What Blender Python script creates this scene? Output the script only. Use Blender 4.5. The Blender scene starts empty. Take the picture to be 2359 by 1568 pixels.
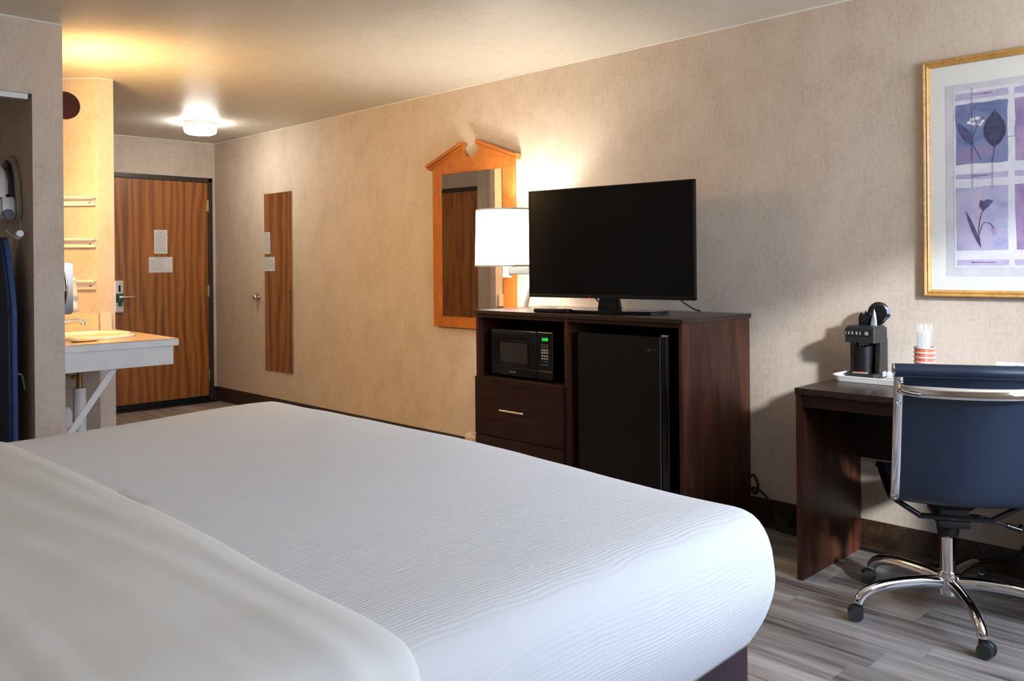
import bpy, bmesh, math, random
from math import sin, cos, pi, radians, hypot
from mathutils import Vector, Matrix, noise

random.seed(7)
SC = bpy.context.scene
COL = SC.collection

# ------------------------------------------------------------------ camera
W, H = 2359.0, 1568.0
FPX, CY, YAW, PITCH, ROLL, CAMZ = 1995.477, 609.516, 0.779788, -0.001277, 0.008841, 1.26287
fw = Vector((cos(PITCH) * sin(YAW), cos(PITCH) * cos(YAW), sin(PITCH)))
rt = Vector((cos(YAW), -sin(YAW), 0.0))
dn = fw.cross(rt)
r2 = cos(ROLL) * rt + sin(ROLL) * dn
d2 = -sin(ROLL) * rt + cos(ROLL) * dn
cam = bpy.data.cameras.new('camera')
cam.sensor_width = 36.0
cam.lens = FPX / W * 36.0
cam.shift_y = -(H / 2 - CY) / W
cam.clip_start = 0.05
co = bpy.data.objects.new('camera', cam)
m = Matrix((r2, -d2, -fw)).transposed().to_4x4()
m.translation = (0, 0, CAMZ)
co.matrix_world = m
COL.objects.link(co)
SC.camera = co

# ------------------------------------------------------------------ room constants (metres)
XW = 3.768      # television wall
YD = 7.798      # entry door wall
HC = 2.42       # ceiling height
YW = -1.0       # window wall (behind the camera)
XL = -0.55      # headboard wall
YC = 4.434      # closet wall face
WIN = (1.75, 3.55, 1.0, 2.36)   # window opening x0,x1,z0,z1

# ------------------------------------------------------------------ world, sun, daylight
wd = bpy.data.worlds.new('daylight'); SC.world = wd; wd.use_nodes = True
bg = wd.node_tree.nodes['Background']
bg.inputs['Strength'].default_value = 7.3
_n = wd.node_tree.nodes; _l = wd.node_tree.links          # blue sky above the horizon, sunlit pavement below
_tc = _n.new('ShaderNodeTexCoord'); _sx = _n.new('ShaderNodeSeparateXYZ'); _rp = _n.new('ShaderNodeValToRGB')
_l.new(_tc.outputs['Generated'], _sx.inputs[0])
_mr = _n.new('ShaderNodeMapRange'); _mr.inputs['From Min'].default_value = -1; _l.new(_sx.outputs[2], _mr.inputs['Value'])
_l.new(_mr.outputs[0], _rp.inputs['Fac']); _l.new(_rp.outputs['Color'], bg.inputs['Color'])
_e = _rp.color_ramp.elements
_e[0].position = 0.0; _e[0].color = (0.86, 0.90, 0.95, 1); _e[1].position = 1.0; _e[1].color = (0.50, 0.72, 1.15, 1)
for _p, _c in ((0.485, (0.86, 0.90, 0.95, 1)), (0.51, (0.74, 0.90, 1.14, 1))):
    _k = _e.new(_p); _k.color = _c

sun = bpy.data.lights.new('sun', 'SUN'); sun.energy = 2.0; sun.angle = radians(3.5); sun.color = (0.96, 0.98, 1.0)
so = bpy.data.objects.new('sun', sun); COL.objects.link(so)
so.rotation_euler = Vector((0.5, 0.85, -0.36)).to_track_quat('-Z', 'Y').to_euler()
so.location = (0.5, -4, 3)

po = bpy.data.lights.new('window_daylight', 'AREA'); po.shape = 'RECTANGLE'
po.size = WIN[1] - WIN[0]; po.size_y = WIN[3] - WIN[2]
po.cycles.is_portal = True
pobj = bpy.data.objects.new('window_daylight', po); COL.objects.link(pobj)
pobj.location = ((WIN[0] + WIN[1]) / 2, YW - 0.13, (WIN[2] + WIN[3]) / 2)
pobj.rotation_euler = (radians(90), 0, 0)

LAMP_W, VANITY_E, CEIL_E = 10.5, 54.0, 26.0

vs = SC.view_settings
vs.view_transform = 'Standard'; vs.look = 'None'; vs.gamma = 1.0; vs.use_curve_mapping = False
vs.exposure = 1.18
SC.cycles.max_bounces = 10
SC.cycles.diffuse_bounces = 5
SC.cycles.sample_clamp_indirect = 6.0
SC.cycles.caustics_reflective = False
SC.cycles.caustics_refractive = False

# ------------------------------------------------------------------ material helpers
class NT:
    def __init__(s, name):
        s.m = bpy.data.materials.new(name); s.m.use_nodes = True
        s.t = s.m.node_tree; s.b = s.t.nodes['Principled BSDF']
    def n(s, typ, **kw):
        nd = s.t.nodes.new(typ)
        for k, v in kw.items():
            if k in nd.inputs.keys(): nd.inputs[k].default_value = v
            else: setattr(nd, k, v)
        return nd
    def l(s, a, b): s.t.links.new(a, b)
    def coords(s, scale, space='pos'):
        mp = s.n('ShaderNodeMapping'); mp.inputs['Scale'].default_value = scale
        if space == 'pos': s.l(s.n('ShaderNodeNewGeometry').outputs['Position'], mp.inputs['Vector'])
        else: s.l(s.n('ShaderNodeTexCoord').outputs['Object'], mp.inputs['Vector'])
        return mp.outputs['Vector']
    def noise(s, vec, scale=1.0, detail=4.0, rough=0.5, dist=0.0):
        nd = s.n('ShaderNodeTexNoise'); nd.inputs['Scale'].default_value = scale
        nd.inputs['Detail'].default_value = detail; nd.inputs['Roughness'].default_value = rough
        nd.inputs['Distortion'].default_value = dist
        s.l(vec, nd.inputs['Vector']); return nd.outputs['Fac']
    def ramp(s, fac, stops):
        nd = s.n('ShaderNodeValToRGB'); e = nd.color_ramp.elements
        while len(e) < len(stops): e.new(0.5)
        for i, (p, c) in enumerate(stops):
            e[i].position = p; e[i].color = (c[0], c[1], c[2], 1)
        s.l(fac, nd.inputs['Fac']); return nd.outputs['Color']
    def mix(s, fac, a, b, mode='MIX'):
        nd = s.n('ShaderNodeMix', data_type='RGBA', blend_type=mode)
        for i, v in ((0, fac), (6, a), (7, b)):
            if hasattr(v, 'links') or hasattr(v, 'is_linked'): s.l(v, nd.inputs[i])
            else: nd.inputs[i].default_value = v if i == 0 else (v[0], v[1], v[2], 1)
        return nd.outputs[2]
    def math(s, op, a, b):
        nd = s.n('ShaderNodeMath', operation=op)
        for i, v in ((0, a), (1, b)):
            if hasattr(v, 'is_linked'): s.l(v, nd.inputs[i])
            else: nd.inputs[i].default_value = v
        return nd.outputs[0]
    def bump(s, fac, strength=0.3, dist=0.002):
        nd = s.n('ShaderNodeBump'); nd.inputs['Strength'].default_value = strength
        nd.inputs['Distance'].default_value = dist
        s.l(fac, nd.inputs['Height']); s.l(nd.outputs['Normal'], s.b.inputs['Normal'])
    def col(s, c): s.l(c, s.b.inputs['Base Color'])

def plain(name, c, rough=0.5, metal=0.0, spec=0.5, coat=0.0, var=0.06, emit=None, estr=0.0):
    t = NT(name); b = t.b
    if var:
        f = t.noise(t.coords((9, 9, 9), 'obj'), 1.0, 3)
        t.col(t.ramp(f, [(0.3, [x * (1 - var) for x in c]), (0.7, [min(1, x * (1 + var)) for x in c])]))
    else: b.inputs['Base Color'].default_value = (*c, 1)
    b.inputs['Roughness'].default_value = rough; b.inputs['Metallic'].default_value = metal
    b.inputs['Specular IOR Level'].default_value = spec; b.inputs['Coat Weight'].default_value = coat
    b.inputs['Coat Roughness'].default_value = 0.06
    if emit:
        b.inputs['Emission Color'].default_value = (*emit, 1); b.inputs['Emission Strength'].default_value = estr
    return t.m

M = {}
def wallpaper():
    t = NT('linen_wallpaper')
    v = t.noise(t.coords((230, 230, 9)), 1.0, 3, 0.6)
    h = t.noise(t.coords((9, 9, 260)), 1.0, 3, 0.6)
    mo = t.noise(t.coords((7, 7, 5)), 1.0, 5, 0.6)
    fine = t.noise(t.coords((60, 60, 40)), 1.0, 4, 0.65)
    s = t.math('ADD', t.math('MULTIPLY', v, 0.20), t.math('MULTIPLY', h, 0.16))
    s = t.math('ADD', s, t.math('MULTIPLY', mo, 0.34)); s = t.math('ADD', s, t.math('MULTIPLY', fine, 0.30))
    t.col(t.ramp(s, [(0.34, (0.445, 0.36, 0.285)), (0.50, (0.58, 0.495, 0.412)), (0.64, (0.635, 0.555, 0.475))]))
    t.b.inputs['Roughness'].default_value = 0.62; t.b.inputs['Specular IOR Level'].default_value = 0.3
    t.bump(s, 0.15, 0.001)
    return t.m
M['wall'] = wallpaper()

def ceilmat():
    t = NT('ceiling_paint')
    f = t.noise(t.coords((13, 13, 13)), 1.0, 5, 0.6); g = t.noise(t.coords((45, 45, 45)), 1.0, 3)
    t.col(t.ramp(f, [(0.3, (0.67, 0.635, 0.56)), (0.7, (0.72, 0.685, 0.61))]))
    t.b.inputs['Roughness'].default_value = 0.45; t.b.inputs['Specular IOR Level'].default_value = 0.3
    t.bump(t.math('ADD', f, t.math('MULTIPLY', g, 0.6)), 0.5, 0.006)
    return t.m
M['ceiling'] = ceilmat()

def plankmat():
    t = NT('grey_vinyl_plank')
    oi = t.n('ShaderNodeObjectInfo')
    mp = t.n('ShaderNodeMapping'); mp.inputs['Scale'].default_value = (34, 1.6, 1)
    t.l(t.n('ShaderNodeTexCoord').outputs['Object'], mp.inputs['Vector'])
    cx = t.n('ShaderNodeCombineXYZ'); rx = t.math('MULTIPLY', oi.outputs['Random'], 41.0)
    t.l(rx, cx.inputs[0]); t.l(rx, cx.inputs[1]); t.l(rx, cx.inputs[2]); t.l(cx.outputs[0], mp.inputs['Location'])
    a = t.noise(mp.outputs['Vector'], 1.0, 6, 0.62, 0.6)
    mp2 = t.n('ShaderNodeMapping'); mp2.inputs['Scale'].default_value = (12, 1.1, 1)
    t.l(t.n('ShaderNodeTexCoord').outputs['Object'], mp2.inputs['Vector']); t.l(cx.outputs[0], mp2.inputs['Location'])
    b = t.noise(mp2.outputs['Vector'], 1.0, 3, 0.5, 0.3)
    s = t.math('ADD', t.math('MULTIPLY', a, 0.55), t.math('MULTIPLY', b, 0.45))
    c = t.ramp(s, [(0.33, (0.065, 0.054, 0.048)), (0.44, (0.235, 0.205, 0.182)), (0.56, (0.40, 0.36, 0.33)), (0.68, (0.58, 0.54, 0.50))])
    tint = t.ramp(oi.outputs['Random'], [(0.0, (0.78, 0.76, 0.75)), (0.5, (1.0, 0.97, 0.94)), (1.0, (1.16, 1.13, 1.1))])
    t.col(t.mix(1.0, c, tint, 'MULTIPLY'))
    t.b.inputs['Roughness'].default_value = 0.38; t.b.inputs['Specular IOR Level'].default_value = 0.45
    t.bump(a, 0.12, 0.001)
    return t.m
M['plank'] = plankmat()

def woodmat(name, stops, scale, rough, coat=0.0, dist=1.2, spec=0.5, wave=None):
    t = NT(name)
    a = t.noise(t.coords(scale), 1.0, 6, 0.62, dist)
    if wave:
        wv = t.n('ShaderNodeTexWave', wave_type='BANDS', bands_direction='X')
        wv.inputs['Scale'].default_value = wave[1]; wv.inputs['Distortion'].default_value = wave[2]
        wv.inputs['Detail'].default_value = 3; wv.inputs['Detail Scale'].default_value = 1.4
        t.l(t.coords(wave[0]), wv.inputs['Vector'])
        a = t.math('ADD', t.math('MULTIPLY', a, 0.72), t.math('MULTIPLY', wv.outputs['Fac'], 0.28))
    t.col(t.ramp(a, stops))
    t.b.inputs['Roughness'].default_value = rough; t.b.inputs['Coat Weight'].default_value = coat
    t.b.inputs['Coat Roughness'].default_value = 0.2; t.b.inputs['Specular IOR Level'].default_value = spec
    t.bump(a, 0.08, 0.0008)
    return t.m
ESP = [(0.30, (0.012, 0.006, 0.005)), (0.52, (0.030, 0.013, 0.010)), (0.72, (0.060, 0.024, 0.016))]
M['espresso_v'] = woodmat('espresso_laminate_upright', [(0.30, (0.022, 0.008, 0.005)), (0.52, (0.060, 0.020, 0.011)), (0.72, (0.115, 0.038, 0.020))], (16, 16, 1.6), 0.38, 0.0, spec=0.3)
M['espresso_h'] = woodmat('espresso_laminate_flat', ESP, (3, 26, 60), 0.30)
M['espresso_front'] = woodmat('espresso_laminate_front', ESP, (20, 1.6, 22), 0.38, spec=0.25)
M['edge'] = plain('espresso_edge_band', (0.035, 0.022, 0.022), 0.4)
M['oak'] = woodmat('door_oak_veneer', [(0.28, (0.16, 0.046, 0.008)), (0.45, (0.29, 0.092, 0.014)), (0.62, (0.37, 0.130, 0.022)), (0.8, (0.42, 0.155, 0.030))], (38, 38, 1.0), 0.36, 0.1, 0.3, wave=((2.6, 2.6, 0.42), 1.6, 9.0))
M['cherry'] = woodmat('cherry_frame_wood', [(0.3, (0.36, 0.105, 0.016)), (0.7, (0.52, 0.175, 0.034))], (6, 9, 9), 0.30, 0.25)
M['capwood'] = woodmat('dark_red_wood', [(0.3, (0.05, 0.010, 0.008)), (0.7, (0.10, 0.022, 0.014))], (20, 20, 20), 0.55, spec=0.15)
M['frame_dark'] = plain('dark_brown_door_frame', (0.030, 0.020, 0.018), 0.38)
M['black'] = plain('black_plastic', (0.004, 0.004, 0.005), 0.40, spec=0.3)
M['black_gloss'] = plain('gloss_black_plastic', (0.004, 0.004, 0.005), 0.10, var=0)
M['screen'] = plain('dark_screen', (0.003, 0.003, 0.0035), 0.16, spec=0.25, var=0)
M['fridge'] = plain('black_fridge_enamel', (0.004, 0.004, 0.0045), 0.40, spec=0.25)
M['window_mw'] = plain('smoked_oven_window', (0.035, 0.033, 0.034), 0.15, var=0.1)
M['chrome'] = plain('polished_chrome', (0.80, 0.80, 0.82), 0.07, 1.0, var=0)
M['darkchrome'] = plain('dark_chrome', (0.30, 0.32, 0.37), 0.30, 1.0, var=0)
M['nickel'] = plain('brushed_nickel', (0.62, 0.60, 0.56), 0.28, 1.0)
M['dispenser'] = plain('smoked_chrome', (0.11, 0.10, 0.09), 0.14, 1.0, var=0)
M['arm'] = plain('satin_grey_arm', (0.075, 0.073, 0.07), 0.45, 0.0)
M['silver'] = plain('silver_paint', (0.55, 0.55, 0.55), 0.35, 0.6)
M['brass'] = plain('brass', (0.62, 0.42, 0.15), 0.25, 1.0)
M['oldbrass'] = plain('dull_brass', (0.30, 0.19, 0.08), 0.35, 1.0)
M['gold'] = woodmat('gilt_wood', [(0.3, (0.38, 0.19, 0.045)), (0.7, (0.60, 0.34, 0.10))], (30, 30, 30), 0.32, 0.2)
M['white'] = plain('white_laminate', (0.66, 0.67, 0.66), 0.35)
M['counter'] = plain('beige_counter_laminate', (0.62, 0.44, 0.27), 0.22)
M['cream'] = plain('cream_backsplash', (0.70, 0.60, 0.44), 0.3)
M['porcelain'] = plain('porcelain', (0.80, 0.74, 0.62), 0.06, coat=0.4)
M['white_paint'] = plain('white_paint', (0.78, 0.76, 0.72), 0.4)
M['paper'] = plain('paper', (0.74, 0.71, 0.66), 0.8)
M['ink'] = plain('grey_print', (0.36, 0.33, 0.31), 0.8)
M['blackink'] = plain('black_print', (0.02, 0.02, 0.02), 0.7)
M['greenlabel'] = plain('green_label', (0.005, 0.085, 0.045), 0.4)
M['pvc'] = plain('white_pipe_wrap', (0.60, 0.60, 0.60), 0.55, var=0.12)
M['navy'] = plain('navy_board_cover', (0.012, 0.020, 0.060), 0.8, var=0.2)
M['navylit'] = plain('window_lit_navy_rim', (0.035, 0.075, 0.20), 0.8, var=0.2)  # navy cover's edge, window light on it put into the lighter blue
M['plasticbeige'] = plain('beige_plastic', (0.50, 0.47, 0.42), 0.35)
M['darkpurple'] = plain('dark_soleplate', (0.03, 0.018, 0.04), 0.3)
M['redplastic'] = plain('red_plastic', (0.55, 0.03, 0.02), 0.4)
M['tray'] = plain('white_plastic_tray', (0.72, 0.72, 0.71), 0.25)
M['cupred'] = plain('coral_paper_cup', (0.72, 0.14, 0.075), 0.55)
M['cupwhite'] = plain('white_paper_cup', (0.62, 0.59, 0.56), 0.6)
M['sachetgrey'] = plain('pale_grey_paper', (0.40, 0.41, 0.40), 0.6)
M['coffee'] = plain('charcoal_plastic', (0.014, 0.0145, 0.016), 0.40)
M['rubber'] = plain('dark_caster', (0.010, 0.011, 0.013), 0.4)
M['casterside'] = plain('grey_caster_disc', (0.030, 0.034, 0.034), 0.35)
M['cord'] = plain('black_cord', (0.008, 0.008, 0.008), 0.5)
M['liner'] = plain('pale_bin_liner', (0.70, 0.60, 0.46), 0.5, var=0.3)
M['bin'] = plain('beige_bin', (0.40, 0.33, 0.25), 0.5)
M['ledgreen'] = plain('green_display', (0, 0.05, 0), 0.4, var=0, emit=(0.02, 0.75, 0.05), estr=1.0)
M['ledred'] = plain('red_led', (0.1, 0, 0), 0.4, var=0, emit=(1.0, 0.02, 0.03), estr=1.0)
M['button'] = plain('grey_keypad', (0.42, 0.42, 0.40), 0.5)
M['button_dim'] = plain('dim_keypad', (0.06, 0.06, 0.06), 0.5)
M['mirror'] = plain('silvered_mirror', (0.86, 0.86, 0.84), 0.012, 1.0, var=0)
M['matboard'] = plain('off_white_mat_board', (0.70, 0.71, 0.68), 0.6, coat=0.5, var=0.02)
M['skirt'] = plain('maroon_bed_base_fabric', (0.034, 0.014, 0.019), 0.9, var=0.15)

def basecove():
    t = NT('mottled_brown_base')
    f = t.noise(t.coords((16, 16, 16)), 1.0, 6, 0.7, 1.0)
    t.col(t.ramp(f, [(0.35, (0.020, 0.012, 0.008)), (0.55, (0.045, 0.026, 0.016)), (0.72, (0.10, 0.052, 0.028))]))
    t.b.inputs['Roughness'].default_value = 0.35
    return t.m
M['base'] = basecove()

def leather():
    t = NT('black_blue_leather')
    f = t.noise(t.coords((420, 420, 420), 'obj'), 1.0, 3)
    t.b.inputs['Base Color'].default_value = (0.006, 0.015, 0.035, 1)
    t.b.inputs['Roughness'].default_value = 0.42; t.b.inputs['Specular IOR Level'].default_value = 0.55
    t.bump(f, 0.15, 0.0008)
    return t.m
M['leather'] = leather()

def coverlet():
    t = NT('white_ribbed_coverlet')
    g = t.n('ShaderNodeNewGeometry'); sx = t.n('ShaderNodeSeparateXYZ'); t.l(g.outputs['Position'], sx.inputs[0])
    c = t.math('SUBTRACT', sx.outputs[1], sx.outputs[2])
    warp = t.math('MULTIPLY', t.noise(t.coords((3.2, 3.2, 3.2)), 1.0, 2), 0.045)
    c = t.math('ADD', c, warp)
    cb = t.n('ShaderNodeCombineXYZ')
    t.l(t.math('MULTIPLY', sx.outputs[0], 14.0), cb.inputs[0]); t.l(t.math('MULTIPLY', c, 230.0), cb.inputs[1])
    n1 = t.noise(cb.outputs[0], 1.0, 2, 0.5)
    wv = t.math('SINE', t.math('MULTIPLY', c, 900.0), 0.0)
    s = t.math('ADD', n1, t.math('MULTIPLY', wv, 0.16))
    cb2 = t.n('ShaderNodeCombineXYZ')
    t.l(t.math('MULTIPLY', sx.outputs[0], 95.0), cb2.inputs[0]); t.l(t.math('MULTIPLY', c, 8.0), cb2.inputs[1])
    n2 = t.noise(cb2.outputs[0], 1.0, 2, 0.5)
    s = t.math('ADD', s, t.math('MULTIPLY', n2, 0.3))
    t.b.inputs['Base Color'].default_value = (0.745, 0.745, 0.75, 1)
    t.b.inputs['Roughness'].default_value = 0.85; t.b.inputs['Specular IOR Level'].default_value = 0.15
    t.b.inputs['Sheen Weight'].default_value = 0.1
    t.bump(s, 0.4, 0.003)
    return t.m
M['coverlet'] = coverlet()
M['sheet'] = plain('smooth_white_sheet', (0.77, 0.76, 0.725), 0.8, spec=0.2, var=0.015)

def art(name, stops, sc):
    t = NT(name)
    f = t.noise(t.coords((sc, sc, sc)), 1.0, 5, 0.6, 0.8)
    t.col(t.ramp(f, stops)); t.b.inputs['Roughness'].default_value = 0.6
    t.b.inputs['Coat Weight'].default_value = 0.5; t.b.inputs['Coat Roughness'].default_value = 0.05
    return t.m
M['print'] = art('print_paper', [(0.35, (0.50, 0.50, 0.56)), (0.65, (0.60, 0.60, 0.64))], 7)
M['wash_blue'] = art('blue_wash', [(0.36, (0.10, 0.13, 0.27)), (0.5, (0.17, 0.21, 0.38)), (0.64, (0.25, 0.20, 0.36))], 9)
M['wash_lilac'] = art('lilac_wash', [(0.36, (0.30, 0.31, 0.50)), (0.5, (0.40, 0.38, 0.56)), (0.66, (0.50, 0.42, 0.54))], 9)
M['wash_mauve'] = art('mauve_wash', [(0.36, (0.24, 0.17, 0.34)), (0.6, (0.38, 0.27, 0.45))], 10)
M['strip'] = art('lilac_strip', [(0.36, (0.36, 0.33, 0.52)), (0.6, (0.48, 0.42, 0.60))], 14)
M['artwhite'] = art('pale_grid', [(0.4, (0.58, 0.58, 0.66)), (0.6, (0.66, 0.65, 0.70))], 12)
M['leaf'] = art('slate_leaf', [(0.4, (0.022, 0.028, 0.07)), (0.6, (0.055, 0.065, 0.13))], 40)
M['stem'] = art('indigo_line', [(0.4, (0.06, 0.06, 0.16)), (0.6, (0.09, 0.09, 0.2))], 30)
M['petal'] = art('white_petal', [(0.4, (0.66, 0.64, 0.68)), (0.6, (0.76, 0.72, 0.74))], 40)

def clear_bag():
    t = NT('clear_film')
    b = t.b; b.inputs['Base Color'].default_value = (0.9, 0.9, 0.9, 1); b.inputs['Roughness'].default_value = 0.08
    b.inputs['Alpha'].default_value = 0.12
    return t.m
M['film'] = clear_bag()

def emis(name, c, st):
    t = NT(name)
    t.b.inputs['Base Color'].default_value = (0.8, 0.8, 0.8, 1)
    t.b.inputs['Emission Color'].default_value = (*c, 1); t.b.inputs['Emission Strength'].default_value = st
    t.b.inputs['Roughness'].default_value = 0.5
    return t.m
M['shade'] = emis('lit_lamp_shade', (1.0, 0.96, 0.88), 2.6)
M['bulb'] = emis('lit_bulb', (1.0, 0.93, 0.80), 20.0)
M['ceilglass'] = emis('lit_ceiling_glass', (1.0, 0.95, 0.85), CEIL_E)
M['vanityglass'] = emis('lit_vanity_diffuser', (1.0, 0.62, 0.24), VANITY_E)
M['winglass'] = None

# ------------------------------------------------------------------ mesh helpers
def BM(): return bmesh.new()
def merge(bm, t):
    me = bpy.data.meshes.new('tmp'); t.to_mesh(me); t.free(); bm.from_mesh(me); bpy.data.meshes.remove(me)
def box(bm, x0, x1, y0, y1, z0, z1, bev=0.0, seg=2, rot=None):
    t = BM(); bmesh.ops.create_cube(t, size=1.0)
    bmesh.ops.scale(t, vec=(abs(x1 - x0), abs(y1 - y0), abs(z1 - z0)), verts=t.verts)
    if bev: bmesh.ops.bevel(t, geom=t.edges[:], offset=bev, segments=seg, profile=0.6, affect='EDGES')
    if rot: bmesh.ops.rotate(t, cent=(0, 0, 0), matrix=rot, verts=t.verts)
    bmesh.ops.translate(t, vec=((x0 + x1) / 2, (y0 + y1) / 2, (z0 + z1) / 2), verts=t.verts)
    merge(bm, t); return bm
def rbox(bm, x0, x1, y0, y1, z0, z1, r, axis='X', seg=5):
    "box with the four edges along one axis rounded"
    t = BM(); bmesh.ops.create_cube(t, size=1.0)
    bmesh.ops.scale(t, vec=(x1 - x0, y1 - y0, z1 - z0), verts=t.verts)
    i = 'XYZ'.index(axis)
    es = [e for e in t.edges if abs((e.verts[0].co - e.verts[1].co)[i]) > 1e-6]
    bmesh.ops.bevel(t, geom=es, offset=r, segments=seg, profile=0.5, affect='EDGES')
    bmesh.ops.translate(t, vec=((x0 + x1) / 2, (y0 + y1) / 2, (z0 + z1) / 2), verts=t.verts)
    merge(bm, t); return bm
def cyl(bm, p0, p1, r0, r1=None, seg=24):
    p0, p1 = Vector(p0), Vector(p1); d = p1 - p0
    if r1 is None: r1 = r0
    mt = Matrix.Translation((p0 + p1) / 2) @ d.to_track_quat('Z', 'Y').to_matrix().to_4x4()
    bmesh.ops.create_cone(bm, cap_ends=True, segments=seg, radius1=r0, radius2=r1, depth=d.length, matrix=mt); return bm
def smoothpath(pts, n=6):
    pts = [Vector(p) for p in pts]; out = []
    for i in range(len(pts) - 1):
        a = pts[max(i - 1, 0)]; b = pts[i]; c = pts[i + 1]; d = pts[min(i + 2, len(pts) - 1)]
        for k in range(n):
            t = k / n
            out.append(0.5 * ((2 * b) + (c - a) * t + (2 * a - 5 * b + 4 * c - d) * t * t + (3 * b - a - 3 * c + d) * t ** 3))
    out.append(pts[-1]); return out
def tube(bm, pts, r, seg=10, flat=1.0, side=None):
    "sweep an ellipse: r along 'side' direction, r*flat across; r may be a list"
    pts = [Vector(p) for p in pts]; rings = []
    prev = None
    for i, p in enumerate(pts):
        t = (pts[min(i + 1, len(pts) - 1)] - pts[max(i - 1, 0)]).normalized()
        if side is not None: s = Vector(side) - t * t.dot(Vector(side))
        elif prev is None:
            s = t.cross(Vector((0, 0, 1)))
            if s.length < 1e-3: s = t.cross(Vector((1, 0, 0)))
        else: s = prev - t * t.dot(prev)
        s.normalize(); prev = s; u = t.cross(s)
        rr = r[i] if isinstance(r, (list, tuple)) else r
        rings.append([bm.verts.new(p + s * rr * cos(2 * pi * k / seg) + u * rr * flat * sin(2 * pi * k / seg)) for k in range(seg)])
    for a, b in zip(rings, rings[1:]):
        for k in range(seg): bm.faces.new((a[k], a[(k + 1) % seg], b[(k + 1) % seg], b[k]))
    bm.faces.new(rings[0][::-1]); bm.faces.new(rings[-1]); return bm
def lathe(bm, prof, c=(0, 0, 0), seg=40, sx=1.0, sy=1.0):
    rings = []
    for r, z in prof:
        if r < 1e-6: rings.append([bm.verts.new((c[0], c[1], c[2] + z))])
        else: rings.append([bm.verts.new((c[0] + sx * r * cos(2 * pi * k / seg), c[1] + sy * r * sin(2 * pi * k / seg), c[2] + z)) for k in range(seg)])
    for a, b in zip(rings, rings[1:]):
        for k in range(seg):
            k2 = (k + 1) % seg
            if len(a) == 1 and len(b) == 1: continue
            if len(a) == 1: bm.faces.new((a[0], b[k2], b[k]))
            elif len(b) == 1: bm.faces.new((a[k], a[k2], b[0]))
            else: bm.faces.new((a[k], a[k2], b[k2], b[k]))
    return bm
def prism(bm, poly, a0, a1, axis='X'):
    "poly = list of 2D points; axis X: (y,z), Y: (x,z), Z: (x,y)"
    def P(p, a): return {'X': (a, p[0], p[1]), 'Y': (p[0], a, p[1]), 'Z': (p[0], p[1], a)}[axis]
    A = [bm.verts.new(P(p, a0)) for p in poly]; B = [bm.verts.new(P(p, a1)) for p in poly]
    n = len(poly)
    for i in range(n): bm.faces.new((A[i], A[(i + 1) % n], B[(i + 1) % n], B[i]))
    bm.faces.new(A[::-1]); bm.faces.new(B); return bm
def ball(bm, c, r, s=(1, 1, 1), seg=20):
    bmesh.ops.create_uvsphere(bm, u_segments=seg, v_segments=seg // 2, radius=r,
                              matrix=Matrix.Translation(c) @ Matrix.Diagonal((*s, 1))); return bm
def bar(bm, p0, p1, w, h, up=(0, 0, 1)):
    "rectangular bar from p0 to p1, h along 'up', w across"
    p0, p1 = Vector(p0), Vector(p1); d = p1 - p0; t = d.normalized(); s = t.cross(Vector(up)).normalized(); u = s.cross(t)
    mt = Matrix((t, s, u)).transposed().to_4x4(); mt.translation = (p0 + p1) / 2
    q = BM(); bmesh.ops.create_cube(q, size=1.0); bmesh.ops.scale(q, vec=(d.length, w, h), verts=q.verts)
    bmesh.ops.bevel(q, geom=q.edges[:], offset=min(w, h) * 0.12, segments=2, affect='EDGES')
    bmesh.ops.transform(q, matrix=mt, verts=q.verts); merge(bm, q); return bm

INV = {}
def thing(name, loc, label, cat, rotz=0.0, group=None):
    o = bpy.data.objects.new(name, None); o.empty_display_size = 0.1; COL.objects.link(o)
    o.location = loc; o.rotation_euler = (0, 0, rotz)
    o['label'] = label; o['category'] = cat
    if group: o['group'] = group
    INV[o] = (Matrix.Translation(loc) @ Matrix.Rotation(rotz, 4, 'Z')).inverted()
    return o
def obj(name, bm, mat, parent=None, smooth=50, local=False, label=None):
    bmesh.ops.recalc_face_normals(bm, faces=bm.faces)
    me = bpy.data.meshes.new(name); bm.to_mesh(me); bm.free()
    me.materials.append(M[mat] if isinstance(mat, str) else mat)
    if smooth:
        me.shade_smooth(); me.set_sharp_from_angle(angle=radians(smooth))
    o = bpy.data.objects.new(name, me); COL.objects.link(o)
    if 0 < smooth < 180:
        wn = o.modifiers.new('weighted_normals', 'WEIGHTED_NORMAL'); wn.keep_sharp = True
    if parent:
        o.parent = parent
        root = parent
        while root not in INV and root.parent: root = root.parent
        if root in INV and not local: me.transform(INV[root])
    if label: o['label'] = label
    return o
def tag(o, label, cat, group=None):
    o['label'] = label; o['category'] = cat
    if group: o['group'] = group
    return o
def single(name, bm, mat, loc, label, cat, group=None, smooth=50, rotz=0.0):
    "a thing that is one mesh; vertices given in world space, origin moved to loc"
    o = obj(name, bm, mat, None, smooth)
    mt = Matrix.Translation(loc) @ Matrix.Rotation(rotz, 4, 'Z')
    o.data.transform(mt.inverted()); o.location = loc; o.rotation_euler = (0, 0, rotz)
    INV[o] = mt.inverted()
    return tag(o, label, cat, group)
def struct(name, bm, mat, smooth=0):
    o = obj(name, bm, mat, None, smooth); o['kind'] = 'structure'; INV[o] = Matrix.Identity(4); return o
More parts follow.
